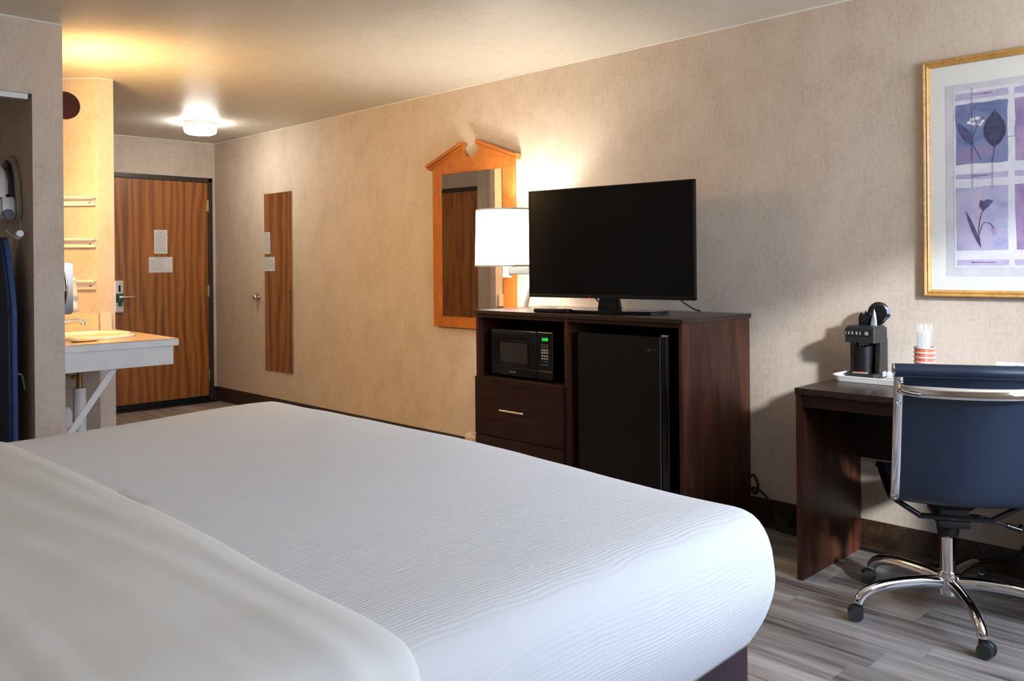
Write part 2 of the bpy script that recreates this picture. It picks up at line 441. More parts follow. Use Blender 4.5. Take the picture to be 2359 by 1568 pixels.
def text(body, size, parent, mat, matrix, name='lettering', align='CENTER', extrude=0.0003):
    cu = bpy.data.curves.new('t', 'FONT'); cu.body = body; cu.size = size; cu.align_x = align; cu.align_y = 'CENTER'
    cu.extrude = extrude; cu.resolution_u = 3
    to = bpy.data.objects.new('t', cu)
    me = bpy.data.meshes.new_from_object(to); bpy.data.objects.remove(to); bpy.data.curves.remove(cu)
    me.transform(matrix)
    root = parent
    while root not in INV and root.parent: root = root.parent
    me.transform(INV[root])
    me.name = name; me.materials.clear(); me.materials.append(M[mat])
    o = bpy.data.objects.new(name, me); COL.objects.link(o); o.parent = parent
    return o
def face_matrix(origin, right, up):
    r_, u_ = Vector(right).normalized(), Vector(up).normalized(); n_ = r_.cross(u_)
    mm = Matrix((r_, u_, n_)).transposed().to_4x4(); mm.translation = origin; return mm

# ================================================================== THE SETTING
# floor: sub-floor slab with vinyl planks
fl = struct('floor', box(BM(), XL - 0.2, XW + 0.2, YW - 0.2, YD + 0.3, -0.12, -0.005), 'base')
def plank_mesh(w, ln):
    bm = BM(); b = 0.0012; t = 0.005; hw, hl = w / 2 - 0.0003, ln / 2 - 0.0003
    lo = [bm.verts.new((x, y, -t)) for x, y in ((-hw, -hl), (hw, -hl), (hw, hl), (-hw, hl))]
    mid = [bm.verts.new((x, y, -b)) for x, y in ((-hw, -hl), (hw, -hl), (hw, hl), (-hw, hl))]
    up = [bm.verts.new((x, y, 0)) for x, y in ((-hw + b, -hl + b), (hw - b, -hl + b), (hw - b, hl - b), (-hw + b, hl - b))]
    for a, c in ((lo, mid), (mid, up)):
        for i in range(4): bm.faces.new((a[i], a[(i + 1) % 4], c[(i + 1) % 4], c[i]))
    bm.faces.new(up)
    me = bpy.data.meshes.new('plank'); bm.to_mesh(me); bm.free(); me.materials.append(M['plank']); return me
PW, PL = 0.15, 1.22
cache = {}
row0 = 3.27 - PW * 26
for r in range(0, 30):
    x0 = row0 + r * PW; x1 = min(x0 + PW, XW)
    if x1 - x0 < 0.02 or x0 > XW or x0 < XL: continue
    off = {26: 1.57, 25: 1.17, 22: 1.143}.get(r, random.random() * PL)
    ystart = off - PL * math.ceil((off - YW) / PL)
    y = ystart
    while y < YD:
        a, b = max(y, YW), min(y + PL, YD); y += PL
        if b - a < 0.04: continue
        if x1 < 1.1 and a > YC + 0.1: continue
        key = (round(x1 - x0, 3), round(b - a, 3))
        if key not in cache: cache[key] = plank_mesh(*key)
        p = bpy.data.objects.new('plank', cache[key]); COL.objects.link(p)
        p.location = ((x0 + x1) / 2, (a + b) / 2, 0); p.parent = fl

struct('ceiling', box(BM(), XL - 0.2, XW + 0.2, YW - 0.2, YD + 0.3, HC, HC + 0.1), 'ceiling')
struct('wall_right', box(BM(), XW, XW + 0.12, YW - 0.2, YD + 0.3, 0, HC), 'wall')
struct('wall_left', box(BM(), XL - 0.12, XL, YW - 0.2, 5.2, 0, HC), 'wall')
# back wall around the entry door
DX0, DX1, DZ1 = 2.785, 3.695, 2.047
FX0, FX1, FZ1 = 2.745, 3.735, 2.090
b = BM()
box(b, 1.0, FX0, YD, YD + 0.14, 0, HC); box(b, FX1, XW, YD, YD + 0.14, 0, HC); box(b, FX0, FX1, YD, YD + 0.14, FZ1, HC)
box(b, 1.0, XW, YD + 0.12, YD + 0.16, 0, HC)
struct('wall_back', b, 'wall')
# closet wall with its opening, stub partition between closet and vanity
b = BM()
box(b, XL, 0.2, YC, YC + 0.1, 0, HC); box(b, 0.2, 1.252, YC, YC + 0.1, 2.073, HC)
box(b, 0.1, 0.2, YC + 0.1, 5.1, 0, HC); box(b, 0.1, 1.252, 5.1, 5.2, 0, HC); box(b, 0.2, 1.252, YC + 0.1, 5.1, 2.2, HC)
struct('wall_closet', b, 'wall')
struct('wall_partition', box(BM(), 1.252, 1.385, YC, 6.35, 0, HC), 'wall')
# vanity recess: diagonal wall, short return and corridor wall in one solid
struct('wall_vanity', prism(BM(), [(2.019, 5.535), (1.927, 5.535), (1.385, 6.077), (1.0, 6.40), (1.0, 6.46), (1.155, 6.46), (1.96, 5.62), (2.019, 5.592)], 0, HC, 'Z'), 'wall')
struct('wall_bath', box(BM(), 0.98, 1.09, 6.40, YD + 0.1, 0, HC), 'wall')
# window wall
x0, x1, z0, z1 = WIN
b = BM()
box(b, XL, x0, YW - 0.12, YW, 0, HC); box(b, x1, XW, YW - 0.12, YW, 0, HC)
box(b, x0, x1, YW - 0.12, YW, 0, z0); box(b, x0, x1, YW - 0.12, YW, z1, HC)
struct('wall_window', b, 'wall')
b = BM()
for a in ((x0, x0 + 0.05, z0, z1), (x1 - 0.05, x1, z0, z1), ((x0 + x1) / 2 - 0.025, (x0 + x1) / 2 + 0.025, z0, z1)):
    box(b, a[0], a[1], YW - 0.10, YW - 0.04, a[2], a[3])
box(b, x0, x1, YW - 0.10, YW - 0.04, z0, z0 + 0.05); box(b, x0, x1, YW - 0.10, YW - 0.04, z1 - 0.05, z1)
struct('window_1', b, 'white_paint')
# caulk bead where the walls meet the ceiling
def trim(n, a, b_, r=0.0045):
    bm = BM(); tube(bm, [a, b_], r, 6); struct(n, bm, 'white_paint')
trim('trim_1', (XW - 0.002, YW, HC - 0.003), (XW - 0.002, YD, HC - 0.003))
trim('trim_2', (1.1, YD - 0.002, HC - 0.003), (XW, YD - 0.002, HC - 0.003))
trim('trim_3', (XL, YC - 0.002, HC - 0.003), (1.385, YC - 0.002, HC - 0.003))
trim('trim_4', (1.39, 6.07, HC - 0.003), (1.927, 5.533, HC - 0.003))
trim('trim_5', (1.927, 5.533, HC - 0.003), (2.019, 5.533, HC - 0.003))
# cove base
def cove(n, pts):
    bm = BM(); h = 0.13
    prof = [(0.0, h), (0.004, h), (0.005, 0.02), (0.012, 0.0005), (0.0, 0.0005)]
    pts = [Vector((*p, 0)) for p in pts]
    d = (pts[1] - pts[0]).normalized(); nrm = Vector((-d.y, d.x, 0))
    A = [bm.verts.new(pts[0] + nrm * o + Vector((0, 0, z))) for o, z in prof]
    B_ = [bm.verts.new(pts[1] + nrm * o + Vector((0, 0, z))) for o, z in prof]
    for i in range(len(prof)): bm.faces.new((A[i], A[(i + 1) % 5], B_[(i + 1) % 5], B_[i]))
    bm.faces.new(A[::-1]); bm.faces.new(B_)
    struct(n, bm, 'base')
cove('baseboard_right', [(XW, YW), (XW, YD)])
cove('baseboard_back', [(XW, YD), (FX1, YD)])
cove('baseboard_left', [(XL, YC), (XL, YW)])
cove('baseboard_closet', [(0.2, YC), (XL, YC)])
cove('baseboard_stub', [(1.385, YC), (1.252, YC)])
cove('baseboard_vanity', [(2.019, 5.535), (1.927, 5.535)])
cove('baseboard_diagonal', [(1.927, 5.535), (1.39, 6.072)])

# entry door: frame, slab, hinges, lock, sweep
b = BM()
box(b, FX0, DX0, YD - 0.018, YD + 0.12, 0, FZ1, 0.004); box(b, DX1, FX1, YD - 0.018, YD + 0.12, 0, FZ1, 0.004)
box(b, FX0, FX1, YD - 0.018, YD + 0.12, DZ1, FZ1, 0.004)
d1 = struct('door_1', b, 'frame_dark', 50)
SLY = YD - 0.006
sl = obj('door_slab', box(BM(), DX0 + 0.002, DX1 - 0.002, SLY, SLY + 0.045, 0.052, DZ1 - 0.002, 0.002), 'oak', d1)
obj('door_sweep', box(BM(), DX0, DX1, SLY + 0.004, SLY + 0.04, 0.004, 0.052), 'black', d1)
obj('threshold', box(BM(), FX0, XW - 0.03, YD - 0.105, YD + 0.1, 0.0005, 0.012, 0.004), 'black', d1)
for zc in (1.832, 1.033, 0.242):
    hg = BM(); cyl(hg, (DX1 - 0.004, SLY - 0.006, zc - 0.055), (DX1 - 0.004, SLY - 0.006, zc + 0.055), 0.0075, seg=12)
    box(hg, DX1 - 0.026, DX1 - 0.004, SLY - 0.003, SLY + 0.001, zc - 0.05, zc + 0.05)
    obj('hinge', hg, 'brass', d1)
lp = obj('lock_plate', box(BM(), 2.832, 2.911, SLY - 0.022, SLY - 0.0003, 0.866, 1.147, 0.006), 'nickel', sl)
obj('card_slot', box(BM(), 2.864, 2.882, SLY - 0.0236, SLY - 0.02, 1.045, 1.105, 0.003), 'black_gloss', sl)
b = BM(); box(b, 2.842, 2.905, SLY - 0.0232, SLY - 0.021, 0.952, 1.032); box(b, 2.858, 2.896, SLY - 0.0232, SLY - 0.021, 0.92, 0.952)
obj('green_label', b, 'greenlabel', sl)
b = BM(); cyl(b, (2.868, SLY - 0.02, 1.0), (2.868, SLY - 0.058, 1.0), 0.013)
tube(b, smoothpath([(2.862, SLY - 0.056, 1.0), (2.89, SLY - 0.058, 1.0), (2.93, SLY - 0.057, 0.9995), (2.985, SLY - 0.054, 0.998)]), 0.0115, 14)
obj('lever_handle', b, 'nickel', sl)
for pz in (1.185, 1.612):
    b = BM(); cyl(b, (3.241, SLY + 0.001, pz), (3.241, SLY - 0.004, pz), 0.008, seg=14); obj('peephole', b, 'oldbrass', sl)

# bathroom door on the corridor wall (seen in the framed mirror)
b = BM(); X2 = 1.09; BY = 6.57
box(b, X2, X2 + 0.022, BY - 0.045, BY, 0, 2.09, 0.003); box(b, X2, X2 + 0.022, BY + 0.77, BY + 0.815, 0, 2.09, 0.003); box(b, X2, X2 + 0.022, BY - 0.045, BY + 0.815, 2.045, 2.09, 0.003)
d2_ = struct('door_2', b, 'frame_dark', 50)
ds = obj('door_slab', box(BM(), X2, X2 + 0.010, BY + 0.001, BY + 0.769, 0.012, 2.044, 0.002), 'oak', d2_)
for zc in (1.80, 1.03, 0.24):
    hg = BM(); cyl(hg, (X2 + 0.02, BY + 0.005, zc - 0.045), (X2 + 0.02, BY + 0.005, zc + 0.045), 0.007, seg=14); obj('hinge', hg, 'brass', d2_)
b = BM(); cyl(b, (X2 + 0.01, BY + 0.70, 0.98), (X2 + 0.045, BY + 0.70, 0.98), 0.011); ball(b, (X2 + 0.06, BY + 0.70, 0.98), 0.027, (0.8, 1, 1)); obj('door_knob', b, 'brass', ds)

# ================================================================== CEILING LIGHT
t = thing('ceiling_light', (3.12, 6.70, HC), 'glowing white drum ceiling light with thin metal rings by the entry door', 'light')
c = (3.12, 6.70, HC)
obj('base_plate', lathe(BM(), [(0, -0.0005), (0.124, -0.0005), (0.124, -0.018), (0, -0.018)], c), 'white_paint', t)
obj('glass_drum', lathe(BM(), [(0, -0.019), (0.117, -0.019), (0.122, -0.025), (0.122, -0.052), (0.118, -0.058), (0.124, -0.064), (0.120, -0.084), (0.098, -0.096), (0.05, -0.101), (0, -0.102)], c), 'ceilglass', t)
for zz, rr in ((-0.020, 0.130), (-0.060, 0.128)):
    b = BM(); tube(b, [(c[0] + rr * cos(a * pi / 24), c[1] + rr * sin(a * pi / 24), HC + zz) for a in range(49)], 0.0035, 8); obj('metal_ring', b, 'silver', t)
for a in (0.6, 2.7, 4.8):
    b = BM(); cyl(b, (c[0] + 0.127 * cos(a), c[1] + 0.127 * sin(a), HC - 0.014), (c[0] + 0.127 * cos(a), c[1] + 0.127 * sin(a), HC - 0.058), 0.003, seg=8); obj('ring_post', b, 'silver', t)

# ================================================================== ENTRY WALL THINGS
def notice(x0, x1, z0, z1, label, lines):
    o = single('notice_paper', box(BM(), x0, x1, SLY - 0.0022, SLY - 0.0004, z0, z1), 'paper', ((x0 + x1) / 2, SLY - 0.001, z0), label, 'notice', smooth=0)
    b = BM()
    for (u0, u1, v, hgt) in lines:
        X0, X1 = x0 + (x1 - x0) * u0, x0 + (x1 - x0) * u1; Z = z1 - (z1 - z0) * v
        box(b, X0, X1, SLY - 0.0027, SLY - 0.0021, Z - hgt, Z)
    obj('print', b, 'ink', o, 0)
L1 = [(0.28, 0.45, 0.05, 0.004), (0.5, 0.7, 0.05, 0.004), (0.36, 0.62, 0.09, 0.005), (0.15, 0.32, 0.13, 0.006), (0.45, 0.56, 0.13, 0.005), (0.70, 0.88, 0.13, 0.006)]
L1 += [(0.08, 0.9 - 0.1 * random.random(), 0.22 + 0.045 * i, 0.0028) for i in range(16)]
notice(3.186, 3.306, 1.381, 1.595, 'tall printed paper notice, the upper of the two on the entry door', L1)
L2 = [(0.28, 0.72, 0.06, 0.005)] + [(0.08, 0.74 - 0.2 * random.random(), 0.18 + 0.075 * i, 0.0028) for i in range(10)] + [(0.85, 0.89, 0.68, 0.008), (0.79, 0.94, 0.9, 0.003)]
notice(3.137, 3.352, 1.211, 1.350, 'wide printed paper card, the lower of the two notices on the entry door', L2)
# wall bumper for the lever
t = thing('wall_bumper', (XW, 6.98, 0.989), 'small round metal knob on the wall left of the tall frameless mirror', 'wall knob')
b = BM(); cyl(b, (XW, 6.98, 0.989), (XW - 0.006, 6.98, 0.989), 0.028); obj('rosette', b, 'nickel', t)
b = BM(); cyl(b, (XW - 0.005, 6.98, 0.989), (XW - 0.03, 6.98, 0.989), 0.012); ball(b, (XW - 0.040, 6.98, 0.989), 0.027, (0.7, 1, 1)); obj('knob', b, 'nickel', t)
# full-length mirror
t = thing('wall_mirror', (XW, 6.63, 0.363), 'tall narrow frameless mirror on the wall reflecting the wooden door', 'mirror')
obj('mirror_backing', box(BM(), XW - 0.004, XW - 0.0005, 6.405, 6.856, 0.364, 1.881), 'frame_dark', t)
obj('mirror_glass', box(BM(), XW - 0.008, XW - 0.004, 6.404, 6.857, 0.363, 1.882), 'mirror', t, 0)
for (yy, zz) in ((6.45, 1.884), (6.81, 1.884), (6.45, 0.361), (6.81, 0.361)):
    b = BM(); s = -1 if zz > 1 else 1
    box(b, XW - 0.012, XW - 0.0003, yy - 0.012, yy + 0.012, zz - 0.006, zz + 0.012 if s > 0 else zz + 0.006, 0.002); obj('mirror_clip', b, 'nickel', t)

# framed mirror with broken pediment
t = thing('framed_mirror', (XW, 4.155, 0.846), 'orange wood framed mirror with a broken pediment top beside the lamp', 'mirror')
y0, y1, z0, z1 = 3.766, 4.543, 0.846, 1.915
iy0, iy1, iz0, iz1 = 3.857, 4.457, 0.908, 1.869
xa, xb = XW - 0.026, XW - 0.001
b = BM(); box(b, XW - 0.0130, XW - 0.0120, iy0 + 0.001, iy1 - 0.001, iz0 + 0.001, iz1 - 0.001); bmesh.ops.rotate(b, cent=(XW - 0.0125, (iy0 + iy1) / 2, 1.4), matrix=Matrix.Rotation(radians(2.1), 3, 'Z'), verts=b.verts)
obj('mirror_glass', b, 'mirror', t, 0)
for (a, b_, c_, d_) in ((y0, iy0, z0, iz1), (iy1, y1, z0, iz1)):
    obj('frame_stile', box(BM(), xa, xb, a, b_, c_, d_, 0.003), 'cherry', t)
obj('frame_rail', box(BM(), xa, xb, iy0, iy1, z0, iz0, 0.003), 'cherry', t)
b = BM()
for (a, b_, c_, d_) in ((iy0, iy0 + 0.008, iz0, iz1), (iy1 - 0.008, iy1, iz0, iz1), (iy0, iy1, iz0, iz0 + 0.008), (iy0, iy1, iz1 - 0.008, iz1)):
    box(b, xa + 0.002, XW - 0.002, a, b_, c_, d_)
obj('inner_moulding', b, 'cherry', t)
poly = [(y0, iz1), (y1, iz1), (y1, 1.925), (4.232, 2.030)]
yc_, zc_, rr = 4.155, 2.027, 0.077
poly += [(yc_ + rr * cos(a), zc_ + rr * sin(a)) for a in [-(pi) * k / 14 for k in range(0, 15)]]
poly += [(4.078, 2.030), (y0, 1.925)]
obj('pediment', prism(BM(), poly, xa, xb, 'X'), 'cherry', t)
for (p0, p1) in (((4.588, 1.922), (4.226, 2.048)), ((3.722, 1.922), (4.084, 2.048))):
    d = Vector((p1[0] - p0[0], p1[1] - p0[1])); d.normalize(); n = Vector((-d.y, d.x)); n = n if n.y > 0 else -n
    b = BM()
    for (o0, o1, th) in ((-0.010, 0.012, 0.052), (-0.024, -0.010, 0.040)):
        q = [Vector(p0) + n * o0, Vector(p1) + n * o0, Vector(p1) + n * o1, Vector(p0) + n * o1]
        prism(b, [(v.x, v.y) for v in q], XW - th, xb, 'X')
    bmesh.ops.bevel(b, geom=[e for e in b.edges if e.calc_length() > 0.2], offset=0.005, segments=3, affect='EDGES')
    obj('cornice', b, 'cherry', t)

# ================================================================== WALL LAMP
t = thing('swing_arm_lamp', (XW, 3.50, 1.22), 'glowing white drum shade lamp on a silver swing arm behind the television', 'lamp')
LC = (3.50, 3.578)
sh = BM(); prof = [(0.184, 1.250), (0.176, 1.574)]
lathe(sh, [(0.187, 1.250), (0.179, 1.574), (0.176, 1.574), (0.184, 1.250), (0.187, 1.250)], (LC[0], LC[1], 0), 64)
s_ = obj('lamp_shade', sh, 'shade', t)
for zz, rr in ((1.252, 0.187), (1.571, 0.179)):
    b = BM(); lathe(b, [(rr + 0.0012, zz - 0.005), (rr + 0.0012, zz + 0.004), (rr - 0.004, zz + 0.004), (rr - 0.004, zz - 0.005), (rr + 0.0012, zz - 0.005)], (LC[0], LC[1], 0), 64)
    obj('shade_band', b, 'white_paint', s_)
b = BM(); box(b, LC[0] - 0.02, LC[0] + 0.02, LC[1] - 0.017, LC[1] + 0.017, 1.183, 1.30, 0.003); obj('socket', b, 'white_paint', t)
b = BM(); ball(b, (LC[0], LC[1], 1.375), 0.03, (1, 1, 1.2)); cyl(b, (LC[0], LC[1], 1.30), (LC[0], LC[1], 1.35), 0.013); obj('bulb', b, 'bulb', t)
b = BM()
for a in (0, 2.1, 4.2): cyl(b, (LC[0], LC[1], 1.30), (LC[0] + 0.184 * cos(a), LC[1] + 0.184 * sin(a), 1.262), 0.002, seg=6)
obj('shade_spider', b, 'silver', t)
b = BM(); bar(b, (LC[0], LC[1] - 0.01, 1.222), (3.66, 3.33, 1.222), 0.022, 0.042); obj('arm', b, 'arm', t)
b = BM(); bar(b, (3.66, 3.33, 1.222), (3.75, 3.36, 1.222), 0.020, 0.036); cyl(b, (3.66, 3.33, 1.19), (3.66, 3.33, 1.255), 0.014); obj('rear_arm', b, 'silver', t)
b = BM(); box(b, XW - 0.022, XW - 0.001, 3.29, 3.43, 1.15, 1.30, 0.006); obj('wall_plate', b, 'silver', t)
b = BM(); tube(b, smoothpath([(3.752, 3.41, 1.29), (3.752, 3.56, 1.26), (3.752, 3.61, 1.19), (3.752, 3.70, 0.95), (3.752, 3.74, 0.6)]), 0.008, 10); obj('cord_tube', b, 'silver', t)
pl = bpy.data.lights.new('lamp_bulb_light', 'POINT'); pl.energy = LAMP_W; pl.color = (1.0, 0.90, 0.74); pl.shadow_soft_size = 0.04
plo = bpy.data.objects.new('lamp_bulb_light', pl); COL.objects.link(plo); plo.location = (LC[0], LC[1], 1.44)

# ================================================================== CABINET
t = thing('media_cabinet', (3.47, 2.845, 0), 'dark espresso wood cabinet holding the microwave and fridge under the television', 'cabinet')
XF = 3.192
bx = lambda *a, bev=0.0015: box(BM(), *a, bev)
obj('cabinet_top', bx(3.182, 3.764, 2.165, 3.520, 0.992, 1.012), 'espresso_h', t)
obj('side_panel', bx(XF, 3.762, 2.174, 2.192, 0, 0.992), 'espresso_v', t)
obj('side_panel', bx(XF, 3.762, 3.494, 3.513, 0, 0.992), 'espresso_v', t)
obj('divider', bx(XF, 3.745, 2.844, 2.866, 0.02, 0.992), 'espresso_v', t)
obj('top_rail', bx(XF + 0.004, XF + 0.024, 2.192, 3.494, 0.972, 0.992), 'espresso_front', t)
obj('shelf', bx(XF + 0.003, 3.745, 2.866, 3.494, 0.636, 0.655), 'espresso_front', t)
obj('back_panel', bx(3.745, 3.757, 2.192, 3.494, 0.02, 0.992), 'espresso_v', t)
obj('bottom_panel', bx(XF + 0.01, 3.745, 2.192, 3.494, 0.03, 0.048), 'espresso_front', t)
for (za, zb) in ((0.345, 0.654), (0.032, 0.340)):
    dr = obj('drawer', box(BM(), XF - 0.020, XF - 0.001, 2.868, 3.503, za, zb, 0.0015), 'espresso_front', t)
    zh = (za + zb) / 2 - 0.006
    b = BM(); cyl(b, (XF - 0.046, 3.108, zh), (XF - 0.046, 3.285, zh), 0.0055, seg=14)
    for yy in (3.135, 3.258): cyl(b, (XF - 0.046, yy, zh), (XF - 0.019, yy, zh), 0.004, seg=10)
    obj('handle', b, 'nickel', dr)

# microwave
t = thing('microwave', (3.40, 3.19, 0.656), 'black countertop microwave with a green clock inside the dark cabinet', 'microwave')
MX = 3.222
obj('body', box(BM(), MX + 0.02, 3.60, 2.968, 3.420, 0.668, 0.912, 0.006), 'black', t)
dr = obj('door', box(BM(), MX - 0.004, MX + 0.022, 3.082, 3.421, 0.668, 0.913, 0.007, 3), 'black_gloss', t)
obj('window', box(BM(), MX - 0.0052, MX - 0.001, 3.147, 3.352, 0.742, 0.845, 0.001), 'window_mw', dr)
b = BM()
for (ya, yb, za, zb) in ((3.135, 3.365, 0.728, 0.736), (3.135, 3.365, 0.851, 0.856), (3.356, 3.365, 0.728, 0.856), (3.135, 3.143, 0.728, 0.856)):
    box(b, MX - 0.0072, MX - 0.003, ya, yb, za, zb, 0.0012)
obj('window_frame', b, 'black_gloss', dr)
obj('trim_strip', box(BM(), MX - 0.0085, MX - 0.003, 2.972, 3.405, 0.7075, 0.7125, 0.002), 'black_gloss', t)
text('emerson', 0.014, dr, 'button', face_matrix((MX - 0.0045, 3.255, 0.692), (0, -1, 0), (0, 0, 1)))
cp = obj('control_panel', box(BM(), MX - 0.003, MX + 0.022, 2.967, 3.080, 0.668, 0.913, 0.006, 3), 'black_gloss', t)
text('0:00', 0.024, cp, 'ledgreen', face_matrix((MX - 0.0036, 3.021, 0.874), (0, -1, 0), (0, 0, 1)), 'clock_display')
for k, (zz, m_, hh) in enumerate(((0.846, 'button_dim', .010), (0.834, 'button_dim', .008), (0.820, 'button', .0085), (0.807, 'button', .0095), (0.790, 'button', .0075), (0.776, 'button', .0075), (0.762, 'button_dim', .006), (0.745, 'button_dim', .010))):
    for yy in (3.041, 3.024, 3.007):
        b = BM(); box(b, MX - 0.0046, MX - 0.002, yy - 0.0065, yy + 0.0065, zz - hh / 2, zz + hh / 2, 0.001, 1); obj('key', b, m_, cp)
for yy in (3.0, 3.39):
    b = BM(); cyl(b, (3.28, yy, 0.6555), (3.28, yy, 0.67), 0.012, seg=12); obj('foot', b, 'black', t)

# fridge
t = thing('mini_fridge', (3.47, 2.53, 0.048), 'black compact refrigerator in the right bay of the dark cabinet', 'refrigerator')
obj('body', box(BM(), 3.265, 3.73, 2.262, 2.788, 0.055, 0.918, 0.006), 'fridge', t)
dr = obj('door', rbox(BM(), 3.205, 3.258, 2.258, 2.800, 0.075, 0.925, 0.020, 'Z', 6), 'fridge', t)
obj('door_gasket', box(BM(), 3.258, 3.266, 2.268, 2.785, 0.085, 0.915), 'black', t)
b = BM(); rbox(b, 3.198, 3.230, 2.252, 2.292, 0.10, 0.929, 0.012, 'Z', 5); obj('grip_edge', b, 'black_gloss', dr)
b = BM(); box(b, 3.1965, 3.2060, 2.2925, 2.2965, 0.10, 0.925, 0.001); obj('edge_highlight', b, 'darkchrome', dr)  # thin bright strip standing in for the window's highlight on the rounded edge
obj('hinge_cap', box(BM(), 3.212, 3.30, 2.262, 2.30, 0.925, 0.936, 0.003), 'nickel', t)
b = BM(); ex = 3.2042
tube(b, [(ex, 2.373 - 0.004 * i, 0.878 - 0.006 * i) for i in range(4)], 0.0011, 6)
tube(b, [(ex, 2.385 - 0.03 * (i / 8), 0.866 - 0.013 * sin(pi * i / 8)) for i in range(9)], 0.0009, 6)
tube(b, [(ex, 2.363, 0.874), (ex, 2.361, 0.862)], 0.0011, 6); tube(b, [(ex, 2.357, 0.874), (ex, 2.355, 0.862)], 0.0011, 6)
obj('emblem', b, 'button_dim', dr)
text('Home', 0.013, dr, 'button_dim', face_matrix((ex, 2.334, 0.866), (0, -1, 0), (0, 0, 1)))

# ================================================================== TELEVISION
TH = radians(-84.26)
TC = Vector((3.4065, 2.771, 1.012))
t = thing('television', TC, 'flat black television standing on the dark cabinet', 'television', TH)
# local: x to the viewer's right, y toward the wall, z up from cabinet top
zb_, zt_ = 0.070, 0.640
hw = 0.4945
obj('back_shell', box(BM(), -0.40, 0.40, 0.016, 0.055, zb_ + 0.03, zt_ - 0.12, 0.012), 'black', t, local=True)
fr = BM()
box(fr, -hw, hw, -0.002, 0.02, zb_, zb_ + 0.017, 0.002); box(fr, -hw, hw, -0.002, 0.02, zt_ - 0.008, zt_, 0.002)
box(fr, -hw, -hw + 0.008, -0.002, 0.02, zb_, zt_, 0.002); box(fr, hw - 0.008, hw, -0.002, 0.02, zb_, zt_, 0.002)
fo = obj('bezel', fr, 'black', t, local=True)
obj('screen', box(BM(), -hw + 0.007, hw - 0.007, 0.001, 0.017, zb_ + 0.016, zt_ - 0.007), 'screen', t, local=True)
b = BM(); box(b, -0.102, -0.094, -0.004, 0.0, zb_ - 0.003, zb_ + 0.003); obj('standby_led', b, 'ledred', t, local=True)
b = BM(); cyl(b, (-0.103, -0.0035, zb_ + 0.012), (-0.103, -0.001, zb_ + 0.012), 0.005, seg=14); obj('logo', b, 'button_dim', t, local=True)
b = BM(); prism(b, [(-0.066, 0.012), (0.066, 0.012), (0.05, 0.09), (-0.05, 0.09)], 0.012, 0.05, 'Y')
bmesh.ops.bevel(b, geom=b.edges[:], offset=0.006, segments=2, affect='EDGES'); obj('stand_neck', b, 'black_gloss', t, local=True)
poly = [(-0.34, 0.03), (-0.30, -0.075), (-0.12, -0.135), (0.12, -0.135), (0.30, -0.075), (0.34, 0.03), (0.24, 0.11), (-0.24, 0.11)]
b = BM(); prism(b, poly, 0.004, 0.016, 'Z'); bmesh.ops.bevel(b, geom=[e for e in b.edges], offset=0.003, segments=2, affect='EDGES')
obj('stand_base', b, 'black_gloss', t, local=True)
for (xx, yy) in ((-0.28, -0.04), (0.28, -0.04), (-0.2, 0.08), (0.2, 0.08), (0.1, -0.12)):
    b = BM(); cyl(b, (xx, yy, 0.0005), (xx, yy, 0.005), 0.009, seg=12); obj('foot', b, 'black', t, local=True)
def tvp(x, y, z): return TC + Matrix.Rotation(TH, 3, 'Z') @ Vector((x, y, z))
for (pts, lab) in (([(-0.12, 0.045, 0.10), (-0.115, 0.10, 0.05), (-0.10, 0.20, 0.009), (-0.10, 0.30, 0.008)], 'short black cord dropping behind the television left of its stand'),
                   ([(0.34, 0.045, 0.12), (0.365, 0.09, 0.07), (0.395, 0.16, 0.025), (0.40, 0.23, 0.009)], 'black cord curving down from the right end of the television')):
    b = BM(); tube(b, smoothpath([tvp(*p) for p in pts]), 0.004, 8)
    obj('power_cord', b, 'cord', t, label=lab)

# remote control
a = radians(-84)
t = thing('remote_control', (3.235, 2.98, 1.0125), 'black remote control with pale buttons lying before the television stand', 'remote control', a + radians(2))
obj('body', box(BM(), -0.105, 0.105, -0.024, 0.024, 0.0003, 0.020, 0.006, 3), 'black', t, local=True)
for i in range(6):
    for j in range(3):
        b = BM(); xx = -0.03 + i * 0.016
        box(b, xx - 0.005, xx + 0.005, -0.016 + j * 0.014 - 0.0035, -0.016 + j * 0.014 + 0.0035, 0.0195, 0.0222, 0.001, 1); obj('button', b, 'button', t, local=True)
b = BM(); box(b, 0.070, 0.084, -0.005, 0.007, 0.0195, 0.0225, 0.001, 1); obj('power_button', b, 'redplastic', t, local=True)

# ================================================================== WASTEBASKET between mirror wall and cabinet
t = thing('wastebasket', (3.53, 3.80, 0), 'small bin with a pale liner on the floor left of the dark cabinet', 'wastebasket')
obj('bin', lathe(BM(), [(0, 0.003), (0.095, 0.003), (0.125, 0.235), (0.121, 0.235), (0.092, 0.01), (0, 0.01)], (3.53, 3.80, 0)), 'bin', t)
b = BM(); N = 48
rings = []
for (r, z, am) in ((0.126, 0.17, 0.001), (0.128, 0.21, 0.003), (0.129, 0.238, 0.005), (0.122, 0.246, 0.006), (0.112, 0.225, 0.004), (0.10, 0.15, 0.002)):
    rings.append([b.verts.new((3.53 + (r + am * noise.noise((k * 0.9, z * 30, 3))) * cos(2 * pi * k / N), 3.80 + (r + am * noise.noise((k * 0.9, z * 30, 7))) * sin(2 * pi * k / N), z + am * 1.6 * noise.noise((k * 0.6, 5, z * 9)))) for k in range(N)])
for A, B_ in zip(rings, rings[1:]):
    for k in range(N): b.faces.new((A[k], A[(k + 1) % N], B_[(k + 1) % N], B_[k]))
obj('liner', b, 'liner', t)

